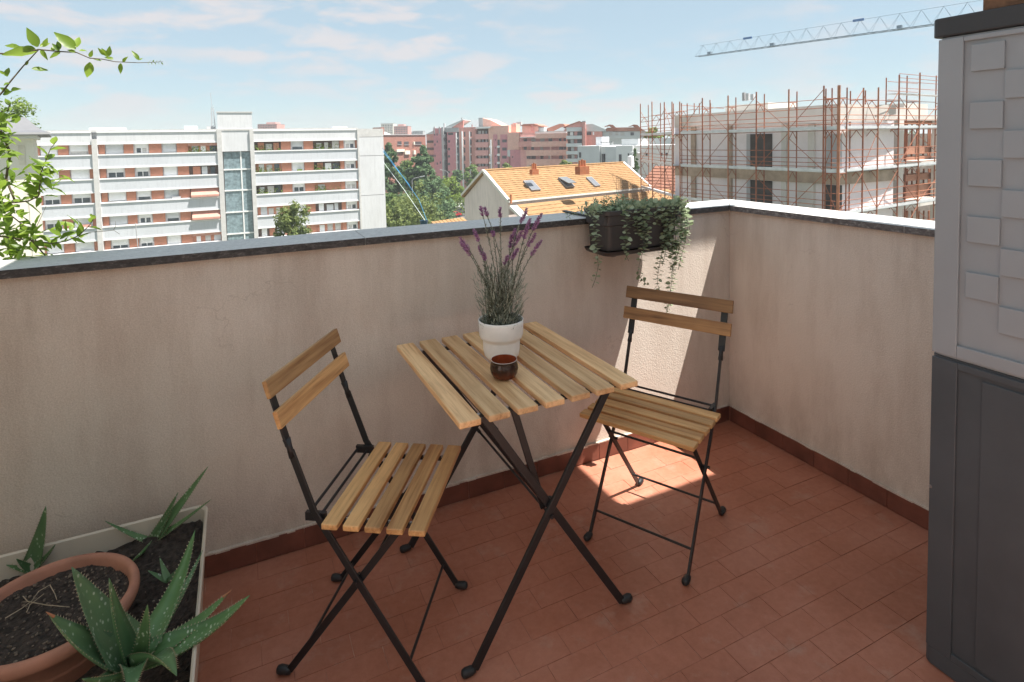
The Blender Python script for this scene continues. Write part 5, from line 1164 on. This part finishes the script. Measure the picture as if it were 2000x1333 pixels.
# ---- building under construction with its scaffold --------------------------------
RUSTP = M('rusty_prop', (.34, .13, .07), .8, .3, 3); NEWC = M('new_concrete', (.62, .59, .55), .85, .1, .6); INSU = M('insulation_panel', (.80, .74, .75), .8, .06, .8); BEAM = M('raw_beam', (.40, .31, .24), .9, .2, 1.5); OPEN = M('dark_opening', (.07, .06, .055), .9, .3, 1); WOODF = brickm('hollow_brick', (.40, .20, .135))
FL = Facade(1320, 56, 1637, 41.5); FRr = Facade(1637, 41.5, 1830, 49.5)
nb_ = thing('unfinished_building', 'concrete building under construction wrapped in rusty scaffolding', 'building', FL.P(0, 6, GZ))
W0 = 1.7
uL0 = FL.u(1318, 300); uL1 = FL.u(1668, 300)
def prect(F, name, mat, x0, x1, y0, y1, w0, w1, ground=False, parent=nb_):
    # measured on the set back face
    def hit(x, y): P = pl(x, y, F.A-F.n*w0, F.n); return (P-F.A).dot(F.d), P.z
    u0, zt = hit(x0, y0); u1, _ = hit(x1, y0); _, zb = hit((x0+x1)/2, y1)
    zt = hit((x0+x1)/2, y0)[1]
    return F.part(name, mat, parent, u0, u1, w0, w1, GZ if ground else zb, zt)
prect(FL, 'core', INSU, 1318, 1640, 224, 0, W0+.3, 9, True)
prect(FL, 'roof_parapet', NEWC, 1317, 1634, 215, 243, W0-.1, 9.2); prect(FL, 'roof_parapet_upper', NEWC, 1540, 1636, 207, 240, W0-.2, 8.0)
prect(FL, 'stair_head', NEWC, 1417, 1500, 204, 216, 5, 9)
prect(FL, 'floor_beam', BEAM, 1318, 1640, 332, 352, W0, 9)
for (x0, x1) in ((1349, 1357), (1421, 1428), (1526, 1536), (1578, 1590)): prect(FL, 'column', NEWC if x0 > 1500 else BEAM, x0, x1, 243, 0, W0+.1, W0+.6, True)
prect(FL, 'door_opening', OPEN, 1465, 1507, 262, 330, W0+.2, W0+.5); prect(FL, 'door_opening', OPEN, 1465, 1507, 353, 410, W0+.2, W0+.5); prect(FL, 'reveal', GREYC, 1458, 1465, 262, 330, W0+.15, W0+.5); prect(FL, 'reveal', GREYC, 1458, 1465, 353, 410, W0+.15, W0+.5)
prect(FL, 'door_opening', GREYC, 1612, 1640, 262, 330, W0+.2, W0+.5); prect(FL, 'door_opening', OPEN, 1612, 1640, 362, 410, W0+.2, W0+.5)
prect(FL, 'raw_panel', NEWC, 1556, 1592, 352, 420, W0+.22, W0+.5)
prect(FRr, 'core', INSU, 1642, 1700, 210, 0, W0+.4, 8, True); prect(FRr, 'roof_slab', NEWC, 1637, 1772, 209, 233, W0+.25, 8.5); prect(FRr, 'door_opening', GREYC, 1644, 1655, 262, 330, W0+.3, W0+.6); prect(FRr, 'door_opening', OPEN, 1640, 1654, 362, 405, W0+.3, W0+.6)
prect(FRr, 'floor_slab', NEWC, 1637, 1850, 318, 330, W0, 9); prect(FRr, 'floor_slab', NEWC, 1637, 1850, 398, 412, W0, 9)
for x in (1757, 1835): prect(FRr, 'column', NEWC, x, x+9, 230, 0, W0+.1, W0+.7, True)
prect(FRr, 'inner_wall', INSU, 1700, 1735, 236, 0, 3.6, 4.0, True); prect(FRr, 'rear_wall', M('rear_block_wall', (.16, .13, .11), .9, .3, 1), 1700, 1860, 262, 0, 7.5, 8, True); prect(FRr, 'roof_beam', NEWC, 1760, 1850, 226, 236, W0+.3, W0+.8); prect(FRr, 'dark_opening', OPEN, 1702, 1742, 345, 400, 3.5, 3.9)
prect(FRr, 'roof_hut', NEWC, 1766, 1812, 203, 232, 3, 7)
for (x0, x1, y0, y1) in ((1712, 1738, 306, 318), (1742, 1756, 232, 262), (1770, 1822, 232, 243), (1768, 1822, 286, 300), (1768, 1822, 306, 318), (1740, 1756, 345, 385), (1770, 1822, 340, 352), (1770, 1822, 362, 392), (1748, 1752, 262, 306)):
    prect(FRr, 'brick_stack', WOODF, x0, x1, y0, y1, 2.6, 3.4)
for k in range(16):
    for (ya, yb) in ((233, 318), (330, 398), (412, 470)): prect(FRr, 'prop', RUSTP, 1704+k*7.6+2*(k % 3), 1705.3+k*7.6+2*(k % 3), ya, yb, 2.4+.5*(k % 4), 2.5+.5*(k % 4))

RUST = M('rusty_steel', (.30, .105, .055), .7, .3, 3); RUST2 = M('oxide_steel', (.40, .16, .085), .7, .25, 3); STEEL = M('galvanised_deck', (.58, .59, .61), .5, .12, 2)
sc = thing('scaffold', 'rusty steel tube scaffold with grey walkways round the unfinished building', 'scaffold', FL.P(0, -1, GZ))
z1 = FL.z(1637, 252); dz = z1-FL.z(1637, 337); decks = [z1, z1-dz, z1-2*dz, z1-3*dz, z1-4*dz]
def tube(p, q, r, name='ledger', mat=RUST): MB().tube([p, q], r, 5, False).build(name, mat, sc)
def run(F, pxs, tops, lo=3, end=None, ytop_ref=None, corner=False):
    us = [F.u(x, 300) for x in pxs]
    for i, u in enumerate(us):
        zt = tops[i]
        tube(F.P(u, 0, GZ), F.P(u, 0, zt), .062 if not (corner and i == 0) else .11, 'post', RUST if i % 2 else RUST2)
        tube(F.P(u, .95, GZ), F.P(u, .95, zt-.15), .05, 'post', RUST)
        for zd in decks[:lo+1]+[z1+dz*.72]:
            if zd < zt: tube(F.P(u, 0, zd-.1), F.P(u, .95, zd-.1), .035, 'transom')
            if zd < zt:
                for s_ in (0, .95): tube(F.P(u, s_, zd-.75), F.P(u, .475, zd-.12), .028, 'knee_brace')
    for i in range(len(us)-1):
        a, b = us[i], us[i+1]
        for k, zd in enumerate(decks[:lo+1]):
            F.part('walkway', STEEL, sc, a+.02, b-.02, .06, .9, zd-.06, zd)
            F.part('toe_board', STEEL, sc, a+.04, b-.04, .0, .035, zd+.005, zd+.2)
            for hgt in (.35, .65, 1.0, 1.55): tube(F.P(a, 0, zd+hgt), F.P(b, 0, zd+hgt), .03, 'ledger', RUST2 if (i+k) % 3 == 0 else RUST)
            tube(F.P(a, .95, zd-.1), F.P(b, .95, zd-.1), .03)
            if (i+k) % 2 == 0: tube(F.P(a, 0, zd+.1), F.P(b, 0, zd+dz-.2) if k or tops[i] > z1+dz*.7 else F.P(b, 0, zd+dz*.6), .026, 'brace')
            else: tube(F.P(b, 0, zd+.1), F.P(a, 0, zd+dz*.8), .026, 'brace')
        zt = z1+dz*.72
        if zt < min(tops[i], tops[i+1])+.3: tube(F.P(a, .95, zt), F.P(b, .95, zt), .024)
pxL = [1328, 1372, 1422, 1477, 1540, 1608, 1637]; topL = [FL.z(x, y) for x, y in zip(pxL, (199, 192, 187, 180, 175, 168, 167))]
run(FL, pxL, topL)
pxR = [1637.5, 1685, 1714, 1754, 1794, 1850]; topR = [FRr.z(x, y) for x, y in zip(pxR, (167, 172, 171, 146, 142, 142))]
run(FRr, pxR, topR, corner=True)
FE = Facade(1316, 57, 1250, 70); pxE = [1313, 1298, 1274, 1251.5]; topE = [FE.z(x, y) for x, y in zip(pxE, (199, 200, 199, 203))]
run(FE, pxE, topE)
FE2 = Facade(1316, 58.5, 1420, 66)
for x in (1356, 1366, 1388): 
    u = FE2.u(x, 260); tube(FE2.P(u, 0, FE2.z(x, 228)), FE2.P(u, 0, FE2.z(x, 202)), .05, 'post')
tube(FE2.P(FE2.u(1330), 0, FE2.z(1356, 207)), FE2.P(FE2.u(1414), 0, FE2.z(1400, 212)), .03)
# upper platform at the right end
zp = FRr.z(1760, 182); FRr.part('walkway', STEEL, sc, FRr.u(1754), FRr.u(1850), .06, .9, zp-.06, zp)
for yy in (144, 152, 159, 172): zz = FRr.z(1754, yy); tube(FRr.P(FRr.u(1754), 0, zz), FRr.P(FRr.u(1850), 0, zz), .022)
for yy in (160, 178, 195): zz = FRr.z(1740, yy); tube(FRr.P(FRr.u(1732), 0, zz), FRr.P(FRr.u(1790), 0, zz), .022)
hb = FL.P(FL.u(1437), 1.0, FL.z(1437, 197)); MB().beam(hb, hb+V((0, 0, .7)), .25, .2).build('hoist', GREYC, sc); MB().beam(hb+FL.d*.4, hb+FL.d*.4+V((0, 0, .6)), .3, .2).build('hoist', STEEL, sc); MB().beam(hb+FL.d*.9, hb+FL.d*.9+V((0, 0, .5)), .3, .2).build('hoist', STEEL, sc)

# ---- tower crane --------------------------------------------------------------------
CR = M('crane_steel', (.20, .26, .32), .6, .1, 1); CRB = M('crane_blue', (.10, .20, .42), .5)
t0 = at(1361, 111, 100); t1_ = at(1850, 47, 74); t1_.z = t0.z; jd = (t1_-t0).normalized(); t1_ = t0+jd*75; pv = jd.cross(V((0, 0, 1))).normalized()
cn = thing('tower_crane', 'thin lattice jib of a tower crane crossing the sky at upper right', 'crane', V((t1_.x, t1_.y, GZ)))
def ct(p, q, r, name='lacing', mat=CR): MB().tube([p, q], r, 5, False).build(name, mat, cn)
for s_ in (-.55, .55): ct(t0+pv*s_*.9, t1_+pv*s_, .07, 'bottom_chord')
ap_ = lambda s_: t0+jd*s_+V((0, 0, 1.75+.012*s_))
ct(ap_(.5), ap_(75), .026, 'top_chord')
s_ = 0.; k = 0
while s_ < 74:
    for sd in (-.55, .55):
        ct(t0+jd*s_+pv*sd, ap_(s_+1.2), .016); ct(ap_(s_+1.2), t0+jd*(s_+2.4)+pv*sd, .016)
    ct(t0+jd*s_-pv*.55, t0+jd*(s_+1.2)+pv*.55, .03); ct(t0+jd*(s_+1.2)+pv*.55, t0+jd*(s_+2.4)-pv*.55, .03); s_ += 2.4; k += 1
for s_ in (9, 25, 46, 66): MB().obox(ap_(s_), jd*.7, pv*.1, V((0, 0, .16))).build('joint_plate', CRB, cn)
for s_ in (2.4, 13, 30): MB().obox(t0+jd*s_+V((0, 0, .25)), jd*.3, pv*.3, V((0, 0, .25))).build('jib_winch', CR, cn)
for a, b in ((-.8, -.8), (.8, -.8), (.8, .8), (-.8, .8)): ct(V((t1_.x+a, t1_.y+b, GZ)), V((t1_.x+a, t1_.y+b, t1_.z+5)), .09, 'mast_leg')
for k in range(12): zz = GZ+k*2.6; ct(V((t1_.x-.8, t1_.y-.8, zz)), V((t1_.x+.8, t1_.y-.8, zz+2.6)), .05, 'mast_brace'); ct(V((t1_.x-.8, t1_.y+.8, zz)), V((t1_.x-.8, t1_.y-.8, zz+2.6)), .05, 'mast_brace')
hzb = MB().box(-3600, 3600, -700, 5600, GZ-2, 24).build('haze', M('haze_dummy', (1, 1, 1)))
hm_ = bpy.data.materials.new('haze_air'); hm_.use_nodes = True; hn = hm_.node_tree.nodes; hn.clear(); ho = hn.new('ShaderNodeOutputMaterial'); hv = hn.new('ShaderNodeVolumePrincipled')
hv.inputs['Color'].default_value = (.86, .91, .96, 1); hv.inputs['Density'].default_value = .0005; hv.inputs['Anisotropy'].default_value = .1
hm_.node_tree.links.new(hv.outputs[0], ho.inputs['Volume']); hzb.data.materials.clear(); hzb.data.materials.append(hm_); tag(hzb, kind='stuff')
